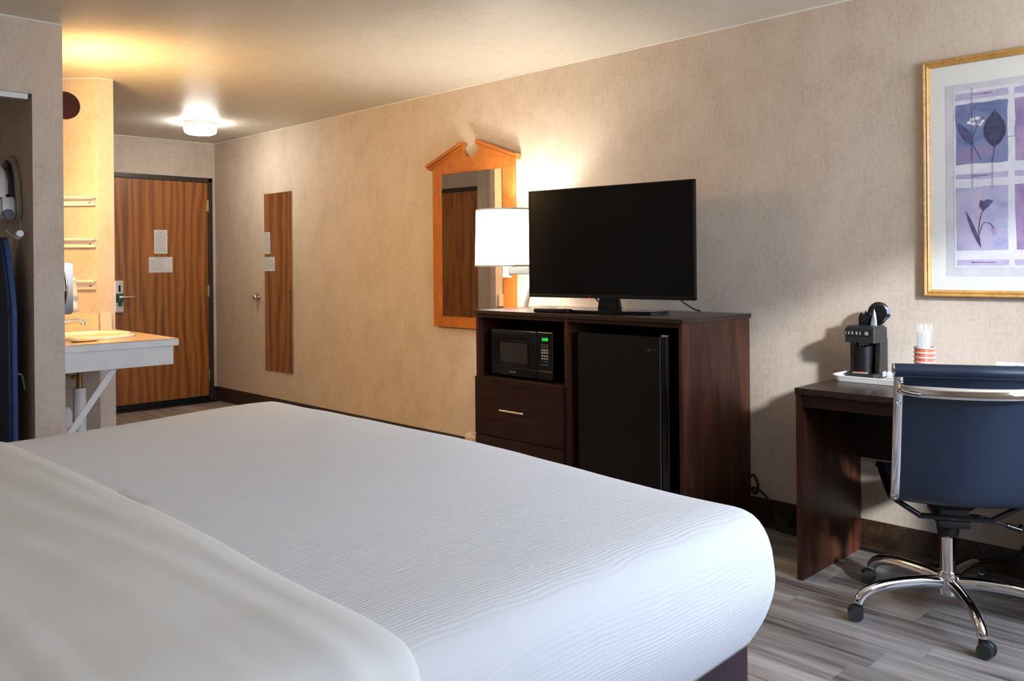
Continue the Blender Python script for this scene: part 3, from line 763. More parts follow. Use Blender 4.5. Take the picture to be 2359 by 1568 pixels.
# ================================================================== DESK AND ITS THINGS
t = thing('desk', (3.48, 1.05, 0), 'dark espresso wood desk against the wall under the framed print', 'desk')
obj('desk_top', bx(3.205, 3.760, 0.44, 1.656, 0.738, 0.762), 'espresso_h', t)
obj('side_panel', bx(3.212, 3.755, 1.632, 1.655, 0, 0.738), 'espresso_v', t)
obj('side_panel', bx(3.212, 3.755, 0.442, 0.466, 0, 0.738), 'espresso_v', t)
obj('apron', bx(3.222, 3.240, 0.466, 1.632, 0.687, 0.738), 'espresso_front', t)
obj('modesty_panel', bx(3.700, 3.718, 0.466, 1.632, 0.415, 0.738), 'espresso_front', t)

DZ = 0.7625
# tray (shallow, flared rim) on the desk
t = thing('serving_tray', (3.62, 1.43, DZ), 'white plastic tray on the desk under the coffee maker', 'tray')
def rrect(x0, x1, y0, y1, r, n=6):
    out = []
    for (cx, cy, a0) in ((x1 - r, y1 - r, 0), (x0 + r, y1 - r, 90), (x0 + r, y0 + r, 180), (x1 - r, y0 + r, 270)):
        for k in range(n + 1):
            a = radians(a0 + 90 * k / n); out.append((cx + r * cos(a), cy + r * sin(a)))
    return out
b = BM(); R_ = []
for (ins, z, r) in ((0.009, 0.0005, .04), (0.002, 0.020, .045), (0.0, 0.022, .05), (0.001, 0.025, .05), (0.007, 0.0235, .045), (0.026, 0.005, .03)):
    R_.append([b.verts.new((x, y, DZ + z)) for x, y in rrect(3.492 + ins, 3.752 - ins, 1.19 + ins, 1.652 - ins, r)])
n_ = len(R_[0])
for A, B_ in zip(R_, R_[1:]):
    for k in range(n_): b.faces.new((A[k], A[(k + 1) % n_], B_[(k + 1) % n_], B_[k]))
b.faces.new(R_[0][::-1]); b.faces.new(R_[-1]); obj('tray_body', b, 'tray', t)
TZ = DZ + 0.0055

# single-cup coffee maker (front faces -X)
CX0, CX1, CY0, CY1 = 3.608, 3.728, 1.500, 1.628
t = thing('coffee_maker', ((CX0 + CX1) / 2, (CY0 + CY1) / 2, TZ), 'small black single-cup coffee maker on the white tray', 'coffee maker')
cz = lambda z: TZ + z
b = BM(); rbox(b, CX0 - 0.012, CX1, CY0, CY1, cz(0.0005), cz(0.020), 0.012, 'Z'); obj('base', b, 'coffee', t)
b = BM(); box(b, CX0 - 0.004, CX0 + 0.034, 1.545, 1.600, cz(0.020), cz(0.023), 0.001); obj('drip_plate', b, 'plasticbeige', t)
b = BM(); cyl(b, (CX0 + 0.016, 1.572, cz(0.022)), (CX0 + 0.016, 1.572, cz(0.0255)), 0.012, seg=18); obj('switch', b, 'redplastic', t)
b = BM(); prism(b, [(CX0 + 0.060, cz(0.02)), (CX1, cz(0.02)), (CX1, cz(0.20)), (CX0 + 0.060, cz(0.20))], CY0 + 0.002, CY1 - 0.002, 'Y'); obj('water_tower', b, 'coffee', t)
b = BM(); cyl(b, (CX0 + 0.062, 1.578, cz(0.022)), (CX0 + 0.062, 1.578, cz(0.155)), 0.047, 0.047, 32); obj('rounded_back', b, 'black', t)
for (ya, yb) in ((CY0, CY0 + 0.016), (CY1 - 0.010, CY1)):
    b = BM(); prism(b, [(CX0 + 0.030 if ya == CY0 else CX0 + 0.045, cz(0.018)), (CX1, cz(0.018)), (CX1, cz(0.165)), (CX0 + 0.045, cz(0.165))], ya, yb, 'Y'); obj('side_cheek', b, 'coffee', t)
b = BM(); rbox(b, CX0 - 0.012, CX1, CY0 - 0.002, CY1 + 0.002, cz(0.150), cz(0.219), 0.014, 'Z'); bmesh.ops.bevel(b, geom=[e for e in b.edges if all(v.co.z > cz(0.21) for v in e.verts)], offset=0.008, segments=3, affect='EDGES')
obj('brew_head', b, 'coffee', t)
b = BM(); rbox(b, CX0 - 0.0150, CX0 + 0.0, CY0 + 0.018, CY1 - 0.001, cz(0.178), cz(0.201), 0.003, 'X'); obj('front_band', b, 'black_gloss', t)
for (ya, yb) in ((1.618, 1.622), (1.604, 1.610), (1.588, 1.596), (1.570, 1.578), (1.556, 1.562), (1.524, 1.540)):
    b = BM(); box(b, CX0 - 0.0162, CX0 - 0.014, ya, yb, cz(0.183), cz(0.197)); obj('band_mark', b, 'chrome', t)
b = BM(); lathe(b, [(0.040, 0.152), (0.036, 0.138), (0.020, 0.128), (0, 0.126)], (CX0 + 0.040, 1.568, TZ), 28); obj('filter_basket', b, 'black_gloss', t)
b = BM(); box(b, CX0 + 0.06, CX0 + 0.10, CY0 - 0.0025, CY0 + 0.0, cz(0.004), cz(0.026), 0.002); obj('corner_label', b, 'tray', t)

# black condiment pouch standing on the coffee maker
pz = cz(0.2195)
def pouch(name, c, outline, thick, yaw, mat, label, cat, tilt=0.0):
    b = BM(); n = len(outline)
    mid = (sum(p[0] for p in outline) / n, sum(p[1] for p in outline) / n)
    F = [b.verts.new((p[0], -0.0012, p[1])) for p in outline]; K = [b.verts.new((p[0], 0.0012, p[1])) for p in outline]
    F2 = [b.verts.new((mid[0] + (p[0] - mid[0]) * 0.6, -thick, mid[1] + (p[1] - mid[1]) * 0.6)) for p in outline]
    K2 = [b.verts.new((mid[0] + (p[0] - mid[0]) * 0.6, thick, mid[1] + (p[1] - mid[1]) * 0.6)) for p in outline]
    for i in range(n):
        j = (i + 1) % n
        b.faces.new((F[i], F[j], K[j], K[i])); b.faces.new((F[i], F2[i], F2[j], F[j])); b.faces.new((K[i], K[j], K2[j], K2[i]))
    b.faces.new(F2); b.faces.new(K2[::-1])
    bmesh.ops.rotate(b, cent=(0, 0, 0), matrix=Matrix.Rotation(tilt, 3, 'X'), verts=b.verts)
    bmesh.ops.rotate(b, cent=(0, 0, 0), matrix=Matrix.Rotation(yaw, 3, 'Z'), verts=b.verts)
    bmesh.ops.translate(b, vec=c, verts=b.verts)
    lo = min(v.co.z for v in b.verts)
    bmesh.ops.translate(b, vec=(0, 0, c[2] - lo), verts=b.verts)
    return single(name, b, mat, c, label, cat, smooth=60)
yawv = radians(-62)
o1 = [(0.045 * cos(a) * (1.0 if sin(a) > -0.3 else 0.75), 0.050 + 0.050 * sin(a)) for a in [2 * pi * k / 22 for k in range(22)]]
pouch('coffee_pouch', (3.690, 1.520, pz), o1, 0.010, yawv, 'black_gloss', 'round shiny black pouch standing on top of the coffee maker', 'pouch', radians(-4))
o2 = [(-0.010, 0.0), (0.016, 0.0), (0.014, 0.03), (0.012, 0.05), (0.006, 0.073), (0.0, 0.05), (-0.006, 0.03)]
pouch('foil_packet', (3.645, 1.527, pz), o2, 0.003, yawv, 'darkchrome', 'silver foil edged packet leaning before the round black pouch', 'packet', radians(-10))
o3 = [(-0.028, 0.0), (0.026, 0.0), (0.038, 0.035), (0.030, 0.045), (0.020, 0.058), (0.012, 0.040), (0.0, 0.066), (-0.010, 0.042), (-0.026, 0.058), (-0.030, 0.03)]
pouch('condiment_packet', (3.655, 1.560, pz), o3, 0.012, yawv, 'black_gloss', 'crinkled black condiment packet left of the round black pouch', 'packet', radians(-8))

# stacked paper cups
CUPX, CUPY = 3.545, 1.283
prof = [(0, 0.002), (0.0265, 0.002), (0.0275, 0.0), (0.037, 0.092), (0.0395, 0.094), (0.0395, 0.097), (0.036, 0.097), (0.027, 0.006), (0, 0.006)]
order = ('bottom cup of the stack', 'second cup from the bottom of the stack', 'third cup from the bottom of the stack', 'topmost cup of the stack')
for i in range(4):
    z = TZ + 0.0005 + i * 0.0185
    t = thing('paper_cup', (CUPX, CUPY, z), 'coral and white paper cup on the tray, ' + order[i], 'cup', group='stacked paper cups on the tray')
    obj('cup_body', lathe(BM(), prof, (CUPX, CUPY, z), 36), 'cupred', t)
    b = BM(); lathe(b, [(0.0368, 0.0905), (0.0402, 0.093), (0.0402, 0.0975), (0.0358, 0.0975), (0.0358, 0.093), (0.0368, 0.0905)], (CUPX, CUPY, z), 36); obj('cup_rim', b, 'cupwhite', t)
    b = BM()
    for a in (2.75, 3.65, 4.6):
        q = [(0.0283, 0.004), (0.0373, 0.088)]
        v = []
        for (r, zz) in q:
            for da in (-0.06, 0.06): v.append(b.verts.new((CUPX + (r + 0.0003) * cos(a + da), CUPY + (r + 0.0003) * sin(a + da), z + zz)))
        b.faces.new((v[0], v[1], v[3], v[2]))
    obj('cup_stripe', b, 'cupwhite', t, 0)
zt = TZ + 0.0005 + 3 * 0.0185
# wrapped sachets standing in the top cup
def sachet(dx, dy, w, hgt, th, yaw, mat, label):
    b = BM(); box(b, -w / 2, w / 2, -th / 2, th / 2, 0, hgt, 0.0012, 1)
    bmesh.ops.rotate(b, cent=(0, 0, 0), matrix=Matrix.Rotation(yaw, 3, 'Z'), verts=b.verts)
    bmesh.ops.translate(b, vec=(CUPX + dx, CUPY + dy, zt + 0.0068), verts=b.verts)
    return single('sachet', b, mat, (CUPX + dx, CUPY + dy, zt + 0.0068), label, 'sachet', 'sachets in the top paper cup')
sachet(-0.012, 0.004, 0.034, 0.148, 0.004, radians(-70), 'sachetgrey', 'pale flat sachet standing at the front of the topmost paper cup')
sachet(-0.001, -0.008, 0.026, 0.150, 0.004, radians(-35), 'cupwhite', 'narrow white sachet at the right in the topmost paper cup')
b = BM(); pts = []
N = 30; rr = []
for (r, z, am) in ((0.020, 0.01, 0.0), (0.027, 0.10, 0.002), (0.028, 0.135, 0.003), (0.029, 0.160, 0.008), (0.026, 0.180, 0.012)):
    rr.append([b.verts.new((CUPX + (r + am * noise.noise((k * 1.1, z * 20, 2))) * cos(2 * pi * k / N), CUPY + (r + am * noise.noise((k * 1.1, z * 20, 8))) * sin(2 * pi * k / N), zt + 0.007 + z + 2.0 * am * noise.noise((k * 0.8, 1, z * 5)))) for k in range(N)])
for A, B_ in zip(rr, rr[1:]):
    for k in range(N): b.faces.new((A[k], A[(k + 1) % N], B_[(k + 1) % N], B_[k]))
single('clear_wrapper', b, 'film', (CUPX, CUPY, zt + 0.007), 'clear crinkled plastic wrapper rising from the topmost paper cup', 'wrapper', smooth=60)

# tent card
t = thing('tent_card', (3.61, 0.965, DZ), 'white printed tent card on the desk behind the chair back', 'card')
b = BM(); cw0, cw1 = 0.875, 1.046; zt2 = 0.876
prism(b, [(3.572, DZ + 0.0003), (3.575, DZ + 0.0003), (3.6115, zt2 - 0.002), (3.648, DZ + 0.0003), (3.651, DZ + 0.0003), (3.6125, zt2), (3.6105, zt2)], cw0, cw1, 'Y'); obj('folded_card', b, 'paper', t, 0)
up = Vector((3.6105 - 3.572, 0, zt2 - DZ)).normalized()
def cardpos(s): return Vector((3.6105, 0.960, zt2)) - up * s + Vector((-0.0006, 0, 0))
text('THIS IS A', 0.0105, t, 'blackink', face_matrix(cardpos(0.014), (0, -1, 0), up))
text('NON SMOKING ROOM', 0.0135, t, 'blackink', face_matrix(cardpos(0.028), (0, -1, 0), up))

# ================================================================== FRAMED PRINT
PY0, PY1, PZ0, PZ1 = 0.405, 1.356, 1.112, 2.080
t = thing('framed_print', (XW, (PY0 + PY1) / 2, PZ0), 'large gold framed botanical print in lilac and blue above the desk', 'picture')
fwid = 0.028
obj('mat_board', box(BM(), XW - 0.012, XW - 0.004, PY0 + 0.01, PY1 - 0.01, PZ0 + 0.01, PZ1 - 0.01), 'matboard', t, 0)
def frame_side(p0, p1, n):   # mitred moulding; p0,p1 outer corners in (y,z), n inward
    b = BM(); p0, p1, n = Vector(p0), Vector(p1), Vector(n); d = (p1 - p0).normalized()
    prof = [(0.0, 0.002), (0.0, 0.024), (0.004, 0.029), (0.010, 0.028), (0.013, 0.023), (0.018, 0.026), (0.022, 0.024), (fwid, 0.016), (fwid, 0.002)]
    A, B_ = [], []
    for o, h in prof:
        a = p0 + n * o + d * o; c = p1 + n * o - d * o
        A.append(b.verts.new((XW - h, a.x, a.y))); B_.append(b.verts.new((XW - h, c.x, c.y)))
    for i in range(len(prof)): b.faces.new((A[i], A[(i + 1) % len(prof)], B_[(i + 1) % len(prof)], B_[i]))
    b.faces.new(A[::-1]); b.faces.new(B_); obj('frame_moulding', b, 'gold', t, 50)
frame_side((PY0, PZ0), (PY1, PZ0), (0, 1)); frame_side((PY0, PZ1), (PY1, PZ1), (0, -1))
frame_side((PY0, PZ0), (PY0, PZ1), (1, 0)); frame_side((PY1, PZ0), (PY1, PZ1), (-1, 0))
AX = XW - 0.012
def flat(poly, name, mat, lvl, parent):
    b = BM(); prism(b, poly, AX - 0.0006 * lvl, AX - 0.0006 * (lvl - 1), 'X'); return obj(name, b, mat, parent, 0)
def rect(y0, y1, z0, z1): return [(y0, z0), (y1, z0), (y1, z1), (y0, z1)]
pr = flat(rect(PY0 + 0.087, PY1 - 0.087, 1.197, 1.971), 'print_sheet', 'print', 1, t)
flat(rect(PY0 + 0.118, PY1 - 0.118, 1.228, 1.945), 'grid_panel', 'artwhite', 2, pr)
def wob(y0, y1, z0, z1, s):
    out = []
    for (a, b_, c, d) in ((y0, z0, y1, z0), (y1, z0, y1, z1), (y1, z1, y0, z1), (y0, z1, y0, z0)):
        for k in range(6):
            u = k / 6; p = (a + (c - a) * u, b_ + (d - b_) * u)
            out.append((p[0] + 0.005 * noise.noise((p[0] * 30, p[1] * 30, s)), p[1] + 0.005 * noise.noise((p[0] * 30, p[1] * 30, s + 9))))
    return out
def leafpoly(c, w, h, ang, n=14):
    P = []
    for k in range(n + 1): u = k / n; P.append((w * sin(pi * u) ** 0.8 * (1 - 0.25 * u), h * u))
    for k in range(n - 1, 0, -1): u = k / n; P.append((-w * sin(pi * u) ** 0.8 * (1 - 0.25 * u), h * u))
    return [(c[0] + x * cos(ang) - z * sin(ang), c[1] + x * sin(ang) + z * cos(ang)) for x, z in P]
def stroke(pts, r=0.0012):
    b = BM(); tube(b, smoothpath([(AX - 0.0028, y, z) for y, z in pts], 5), r, 5, 0.5, side=(0, 1, 0)); obj('drawn_stem', b, 'stem', pr, 40)
def script(y0, y1, z):
    b = BM(); n = 40
    tube(b, [(AX - 0.0028, y0 + (y1 - y0) * k / n, z + 0.0028 * sin(k * 2.4) * abs(noise.noise((k * 0.5, z, 1)) * 2)) for k in range(n + 1)], 0.0006, 4); obj('handwriting', b, 'blackink', pr, 40)
cols = [(1.233, 1.036), (1.018, 0.760), (0.742, 0.530)]
for ci, (ya, yb) in enumerate(cols):
    top, low = (('wash_blue', 'wash_lilac'), ('wash_mauve', 'wash_mauve'), ('wash_lilac', 'wash_blue'))[ci]
    flat(wob(yb + 0.004, ya - 0.004, 1.645, 1.888, 1 + ci), 'painted_panel', top, 3, pr)
    flat(wob(yb + 0.004, ya - 0.004, 1.300, 1.553, 5 + ci), 'painted_panel', low, 3, pr)
    flat(wob(yb + 0.003, ya - 0.003, 1.905, 1.932, 11 + ci), 'caption_strip', 'strip', 3, pr)
    flat(wob(yb + 0.003, ya - 0.003, 1.585, 1.607, 14 + ci), 'caption_strip', 'strip', 3, pr)
    flat(wob(yb + 0.003, ya - 0.003, 1.240, 1.262, 17 + ci), 'caption_strip', 'strip', 3, pr)
    yc = (ya + yb) / 2
    script(yc + 0.03, yc - 0.04, 1.922); script(yc + 0.03, yc - 0.03, 1.597); script(yc + 0.04, yc - 0.05, 1.252)
    stroke([(yc + 0.032, 1.95), (yc + 0.034, 1.90), (yc + 0.034, 1.66), (yc + 0.033, 1.55)], 0.0007)
    stroke([(yc - 0.038, 1.66), (yc - 0.040, 1.62), (yc - 0.038, 1.55)], 0.0007)
    stroke([(yb + 0.006, 1.80), (yb - 0.022, 1.80)], 0.0007); stroke([(yb + 0.006, 1.74), (yb - 0.022, 1.742)], 0.0007)
    # upper panel: large leaf, line leaf, white blossom
    flat(leafpoly((yc - 0.048, 1.705), 0.046, 0.145, 0.0), 'painted_leaf', 'leaf', 4, pr)
    flat(leafpoly((yc + 0.03, 1.72), 0.020, 0.115, -0.55), 'painted_leaf', 'stem', 4, pr)
    stroke([(yc - 0.048, 1.85), (yc - 0.047, 1.70), (yc - 0.040, 1.648)], 0.0012)
    stroke([(yc + 0.035, 1.66), (yc + 0.034, 1.74), (yc + 0.01, 1.80), (yc - 0.012, 1.83)], 0.0012)
    stroke([(yc + 0.03, 1.72), (yc + 0.0, 1.66)], 0.0012)
    for (py_, pz_) in ((0.045, 1.812), (0.034, 1.824), (0.030, 1.806), (0.014, 1.826), (-0.002, 1.812), (0.006, 1.802)):
        flat([(yc + py_ + 0.009 * cos(a), pz_ + 0.007 * sin(a)) for a in [2 * pi * k / 10 for k in range(10)]], 'painted_petal', 'petal', 4, pr)
    # lower panel: lily stem
    stroke([(yc + 0.005, 1.312), (yc + 0.012, 1.38), (yc + 0.002, 1.44), (yc - 0.008, 1.46)], 0.0016)
    stroke([(yc + 0.011, 1.36), (yc - 0.005, 1.405), (yc - 0.03, 1.405), (yc - 0.042, 1.385)], 0.0012)
    flat(leafpoly((yc + 0.005, 1.312), 0.009, 0.155, 0.36 * -1), 'painted_leaf', 'stem', 4, pr)
    flat([(yc - 0.004, 1.455), (yc + 0.010, 1.475), (yc + 0.006, 1.500), (yc - 0.006, 1.494), (yc - 0.020, 1.502), (yc - 0.042, 1.494), (yc - 0.026, 1.474)], 'painted_flower', 'stem', 4, pr)
    flat([(yc - 0.036, 1.385), (yc - 0.046, 1.392), (yc - 0.054, 1.362), (yc - 0.040, 1.360)], 'painted_flower', 'wash_mauve', 4, pr)

# ================================================================== OFFICE CHAIR
CA = radians(28.0)
t = thing('office_chair', (3.27, 1.108, 0), 'dark leather swivel chair with chrome frame and wheels at the desk', 'office chair', CA)
side = [(0.243, 0.452), (0.246, 0.463), (0.236, 0.472), (0.19, 0.470), (0.05, 0.459), (-0.12, 0.449), (-0.19, 0.450), (-0.230, 0.466), (-0.256, 0.502), (-0.285, 0.58), (-0.318, 0.70), (-0.352, 0.82), (-0.378, 0.905)]
sp = smoothpath([(x, 0, z) for x, z in side], 5)
for sgn in (1, -1):
    b = BM(); tube(b, [(p.x, sgn * 0.212, p.z) for p in sp], 0.017, 14, 0.55, side=(0, 1, 0))
    rail = obj('side_rail', b, 'chrome', t, 60, local=True)
    for (px, pz_) in ((-0.371, 0.872), (-0.352, 0.80)):
        b = BM(); cyl(b, (px - 0.004, sgn * 0.212, pz_), (px - 0.0125, sgn * 0.212, pz_ - 0.003), 0.0085, 0.0065, 16); obj('bolt', b, 'chrome', rail, local=True)
# sling seat and back
b = BM(); prev = None; NY = 20
path = sp[3:]
def sling(p, k, off):
    y = -0.198 + 0.396 * k / NY
    u = (k / NY) * 2 - 1
    sag = 0.012 * (1 - u * u)
    return y, sag
rows = []
for i, p in enumerate(path):
    tn = (path[min(i + 1, len(path) - 1)] - path[max(i - 1, 0)]).normalized()
    nrm = Vector((-tn.z, 0, tn.x))       # toward the sitter's side or below
    rows.append([[b.verts.new((p.x + nrm.x * (o + sling(p, k, o)[1] * 0.8), sling(p, k, o)[0], p.z + nrm.z * (o + sling(p, k, o)[1] * 0.8))) for k in range(NY + 1)] for o in (-0.006, 0.006)])
for A, B_ in zip(rows, rows[1:]):
    for s in (0, 1):
        for k in range(NY): b.faces.new((A[s][k], A[s][k + 1], B_[s][k + 1], B_[s][k]))
    for k in (0, NY): b.faces.new((A[0][k], A[1][k], B_[1][k], B_[0][k]))
for E_ in (rows[0], rows[-1]):
    for k in range(NY): b.faces.new((E_[0][k], E_[0][k + 1], E_[1][k + 1], E_[1][k]))
seat = obj('sling_seat', b, 'leather', t, 60, local=True)
b = BM(); tube(b, [(-0.384 + 0.001 * sin(k), -0.228 + 0.456 * k / 12, 0.910) for k in range(13)], 0.026, 20, 0.85, side=(1, 0, 0)); rl = obj('top_roll', b, 'leather', t, 60, local=True)
b = BM(); tube(b, [(0.238, -0.205 + 0.41 * k / 12, 0.462) for k in range(13)], 0.016, 16, 1.0, side=(1, 0, 0)); obj('front_roll', b, 'leather', t, 60, local=True)
b = BM(); tube(b, [(-0.411, -0.222 + 0.444 * k / 40, 0.893 + 0.0003 * sin(k * 1.3)) for k in range(41)], 0.0014, 6); obj('seam', b, 'leather', rl, local=True)
for s in (1, -1):
    b = BM(); cyl(b, (-0.384, s * 0.226, 0.910), (-0.384, s * 0.234, 0.910), 0.022, seg=20); obj('end_cap', b, 'chrome', rl, local=True)
# back brace
bp = smoothpath([(-0.372, 0.212, 0.855), (-0.388, 0.200, 0.851), (-0.410, 0.165, 0.848), (-0.422, 0.10, 0.846), (-0.426, 0.0, 0.845), (-0.422, -0.10, 0.846), (-0.410, -0.165, 0.848), (-0.388, -0.200, 0.851), (-0.372, -0.212, 0.855)], 5)
b = BM(); tube(b, bp, 0.019, 16, 0.42, side=(0.2, 0, 1)); obj('back_brace', b, 'chrome', t, 60, local=True)
# under-seat frame, mechanism, lever
b = BM(); tube(b, smoothpath([(-0.165, 0.212, 0.446), (-0.16, 0.205, 0.440), (-0.15, 0.125, 0.390), (-0.15, 0.10, 0.385), (-0.15, -0.10, 0.385), (-0.15, -0.125, 0.390), (-0.16, -0.205, 0.440), (-0.165, -0.212, 0.446)], 3), 0.0095, 12); obj('rear_cross_tube', b, 'black_gloss', t, 60, local=True)
b = BM(); tube(b, smoothpath([(0.12, 0.212, 0.452), (0.12, 0.205, 0.45), (0.11, 0.125, 0.412), (0.11, -0.125, 0.412), (0.12, -0.205, 0.45), (0.12, -0.212, 0.452)], 3), 0.0095, 12); obj('front_cross_tube', b, 'black_gloss', t, 60, local=True)
b = BM(); prism(b, [(-0.10, 0.440), (0.10, 0.440), (0.045, 0.400), (0.06, 0.372), (-0.06, 0.372), (-0.045, 0.400)], -0.13, 0.12, 'X')
obj('tilt_plate', b, 'black', t, local=True)
b = BM(); box(b, -0.09, 0.09, -0.06, 0.06, 0.350, 0.376, 0.006); cyl(b, (0, 0, 0.285), (0, 0, 0.352), 0.036, 0.046, 24); box(b, -0.13, -0.03, -0.055, 0.055, 0.342, 0.372, 0.008); obj('tilt_mechanism', b, 'black', t, local=True)
lv = BM(); tube(lv, smoothpath([(-0.02, -0.05, 0.362), (-0.02, -0.10, 0.362), (-0.015, -0.16, 0.345), (-0.01, -0.20, 0.333)], 4), 0.005, 10); lo_ = obj('height_lever', lv, 'black_gloss', t, 60, local=True)
lv = BM(); cyl(lv, (-0.01, -0.195, 0.334), (-0.006, -0.245, 0.320), 0.0095, seg=14); tube(lv, smoothpath([(-0.006, -0.240, 0.335), (-0.004, -0.255, 0.325), (0.002, -0.275, 0.306), (0.008, -0.305, 0.296)], 4), [0.012] * 4 + [0.016] * 5 + [0.013] * 3 + [0.006], 12, 0.6); obj('lever_paddle', lv, 'black_gloss', lo_, 60, local=True)
for o in t.children_recursive: o.data.transform(Matrix.Diagonal((1, 0.943, 1, 1)))   # seat unit is a little narrower than the rails were drawn
b = BM(); cyl(b, (0, 0, 0.14), (0, 0, 0.278), 0.0255, seg=32); cyl(b, (0, 0, 0.27), (0, 0, 0.30), 0.015, seg=20); obj('gas_column', b, 'chrome', t, local=True)
b = BM(); lathe(b, [(0, 0.072), (0.030, 0.072), (0.034, 0.078), (0.036, 0.150), (0.031, 0.158), (0, 0.158)], (0, 0, 0), 32); obj('hub', b, 'chrome', t, local=True)
for k in range(5):
    a = radians(71 + 72 * k) - CA + radians(0.0)
    u = Vector((cos(a), sin(a), 0)); v = Vector((-sin(a), cos(a), 0))
    P = [(0.030, 0.118), (0.10, 0.124), (0.19, 0.122), (0.265, 0.113), (0.312, 0.096), (0.336, 0.074), (0.340, 0.060)]
    pp = smoothpath([u * r + Vector((0, 0, z)) for r, z in P], 5)
    rad = [0.0195 - 0.004 * i / (len(pp) - 1) for i in range(len(pp))]
    b = BM(); tube(b, pp, rad, 16, 1.15, side=tuple(v)); leg = obj('star_leg', b, 'chrome', t, 60, local=True)
    ca = a + (0.5, -0.4, 0.9, 0.2, -0.7)[k]
    w = Vector((cos(ca), sin(ca), 0)); s = Vector((-sin(ca), cos(ca), 0)); c = u * 0.340 + Vector((0, 0, 0.0255))
    cs = BM(); ax = c + w * 0.012
    cyl(cs, c + Vector((0, 0, 0.012)), c + Vector((0, 0, 0.042)), 0.012, seg=14)
    bmesh.ops.create_uvsphere(cs, u_segments=18, v_segments=10, radius=0.027, matrix=Matrix.Translation(ax + Vector((0, 0, 0.006))) @ Matrix(((s.x, w.x, 0, 0), (s.y, w.y, 0, 0), (0, 0, 1, 0), (0, 0, 0, 1))) @ Matrix.Diagonal((0.55, 1, 0.95, 1)))
    ch = obj('caster', cs, 'rubber', leg, 60, local=True)
    for sg in (1, -1):
        wb = BM(); cyl(wb, ax + s * 0.0105 * sg, ax + s * 0.0245 * sg, 0.0255, 0.0235, 24)
        # third level would be too deep: the wheel sits beside its fork on the leg
        obj('caster_wheel', wb, 'casterside', leg, 40, local=True)

# ================================================================== CORDS ON THE FLOOR
def cord(name, pts, r, label):
    b = BM(); tube(b, smoothpath(pts, 8), r, 8); p = min(pts, key=lambda q: q[2])
    single(name, b, 'cord', p, label, 'cord', smooth=60)
cord('power_cord', [(3.748, 2.163, 0.23), (3.744, 2.145, 0.235), (3.744, 2.125, 0.19), (3.744, 2.14, 0.15), (3.744, 2.160, 0.17), (3.742, 2.13, 0.175), (3.742, 2.07, 0.13), (3.735, 2.06, 0.03), (3.72, 1.98, 0.006), (3.725, 1.85, 0.006), (3.735, 1.75, 0.006), (3.740, 1.68, 0.006)], 0.006, 'black power cord looping down the wall between cabinet and desk')
cord('adapter_cord', [(3.744, 1.97, 0.02), (3.744, 1.93, 0.11), (3.744, 1.84, 0.155), (3.744, 1.75, 0.195), (3.744, 1.67, 0.23)], 0.006, 'black cord rising across the baseboard to the left desk panel')
cord('extension_cord', [(3.740, 1.62, 0.006), (3.735, 1.52, 0.006), (3.715, 1.42, 0.006), (3.725, 1.33, 0.006), (3.735, 1.25, 0.03), (3.745, 1.12, 0.07), (3.748, 1.02, 0.11), (3.748, 0.96, 0.22), (3.744, 0.90, 0.32), (3.738, 0.84, 0.38), (3.732, 0.82, 0.50)], 0.006, 'black cord lying along the baseboard under the desk')

# ================================================================== BED
BX0, BX1, BY0, BY1 = XL + 0.06, 1.708, 0.890, 2.985
t = thing('bed', (0.6, 1.94, 0), 'large bed with a white coverlet in the foreground', 'bed')
b = BM(); rbox(b, BX0, 1.655, 0.955, 2.925, 0.02, 0.50, 0.03, 'Z', 6); obj('bed_base', b, 'skirt', t)
for (xx, yy) in ((BX0 + 0.1, 1.05), (BX0 + 0.1, 2.83), (1.55, 1.05), (1.55, 2.83)):
    b = BM(); cyl(b, (xx, yy, 0.0005), (xx, yy, 0.022), 0.03, seg=14); obj('foot', b, 'black', t)
b = BM(); rbox(b, BX0, 1.63, 0.975, 2.905, 0.501, 0.688, 0.08, 'Z', 6); obj('mattress', b, 'sheet', t)
def ringpts(ins, R, n=14, nl=46):
    x0, x1, y0, y1 = BX0 + 0.0, BX1 - ins, BY0 + ins, BY1 - ins
    r = max(R - ins, 0.015)
    r = min(r, (y1 - y0) / 2 - 0.001)
    pts = []
    def line(a, c, k): return [(a[0] + (c[0] - a[0]) * i / k, a[1] + (c[1] - a[1]) * i / k) for i in range(k)]
    def arc(cx, cy, a0, a1): return [(cx + r * cos(radians(a0 + (a1 - a0) * i / n)), cy + r * sin(radians(a0 + (a1 - a0) * i / n))) for i in range(n)]
    pts += line((x0, y0), (x1 - r, y0), nl); pts += arc(x1 - r, y0 + r, -90, 0)
    pts += line((x1, y0 + r), (x1, y1 - r), nl); pts += arc(x1 - r, y1 - r, 0, 90)
    pts += line((x1 - r, y1), (x0, y1), nl); pts.append((x0, y1)); return pts
prof = [(1.044, 0.757), (0.95, 0.757), (0.85, 0.757), (0.75, 0.757), (0.65, 0.757), (0.56, 0.757), (0.48, 0.756), (0.40, 0.756), (0.33, 0.755), (0.27, 0.754), (0.21, 0.7535), (0.165, 0.752), (0.125, 0.7495), (0.095, 0.746), (0.072, 0.741), (0.054, 0.734), (0.040, 0.7255), (0.029, 0.714), (0.020, 0.700), (0.012, 0.682), (0.006, 0.660), (0.003, 0.637), (0.001, 0.618), (0.0, 0.60), (0.002, 0.58), (0.006, 0.56), (0.012, 0.54), (0.021, 0.515), (0.033, 0.49), (0.047, 0.466), (0.056, 0.450)]
CR = 0.10
def topz(x, y):
    u = max(0.0, min(1.0, (y - 1.0) / 0.9)); u = u * u * (3 - 2 * u)
    plump = 0.023 * math.exp(-((x - 1.52) / 0.38) ** 2) * u          # bedding stands a little fuller toward the far foot corner
    return plump + 0.006 * noise.noise((x * 1.6, y * 1.6, 0.3)) + 0.0025 * noise.noise((x * 5, y * 5, 2.2))
b = BM(); rings = []
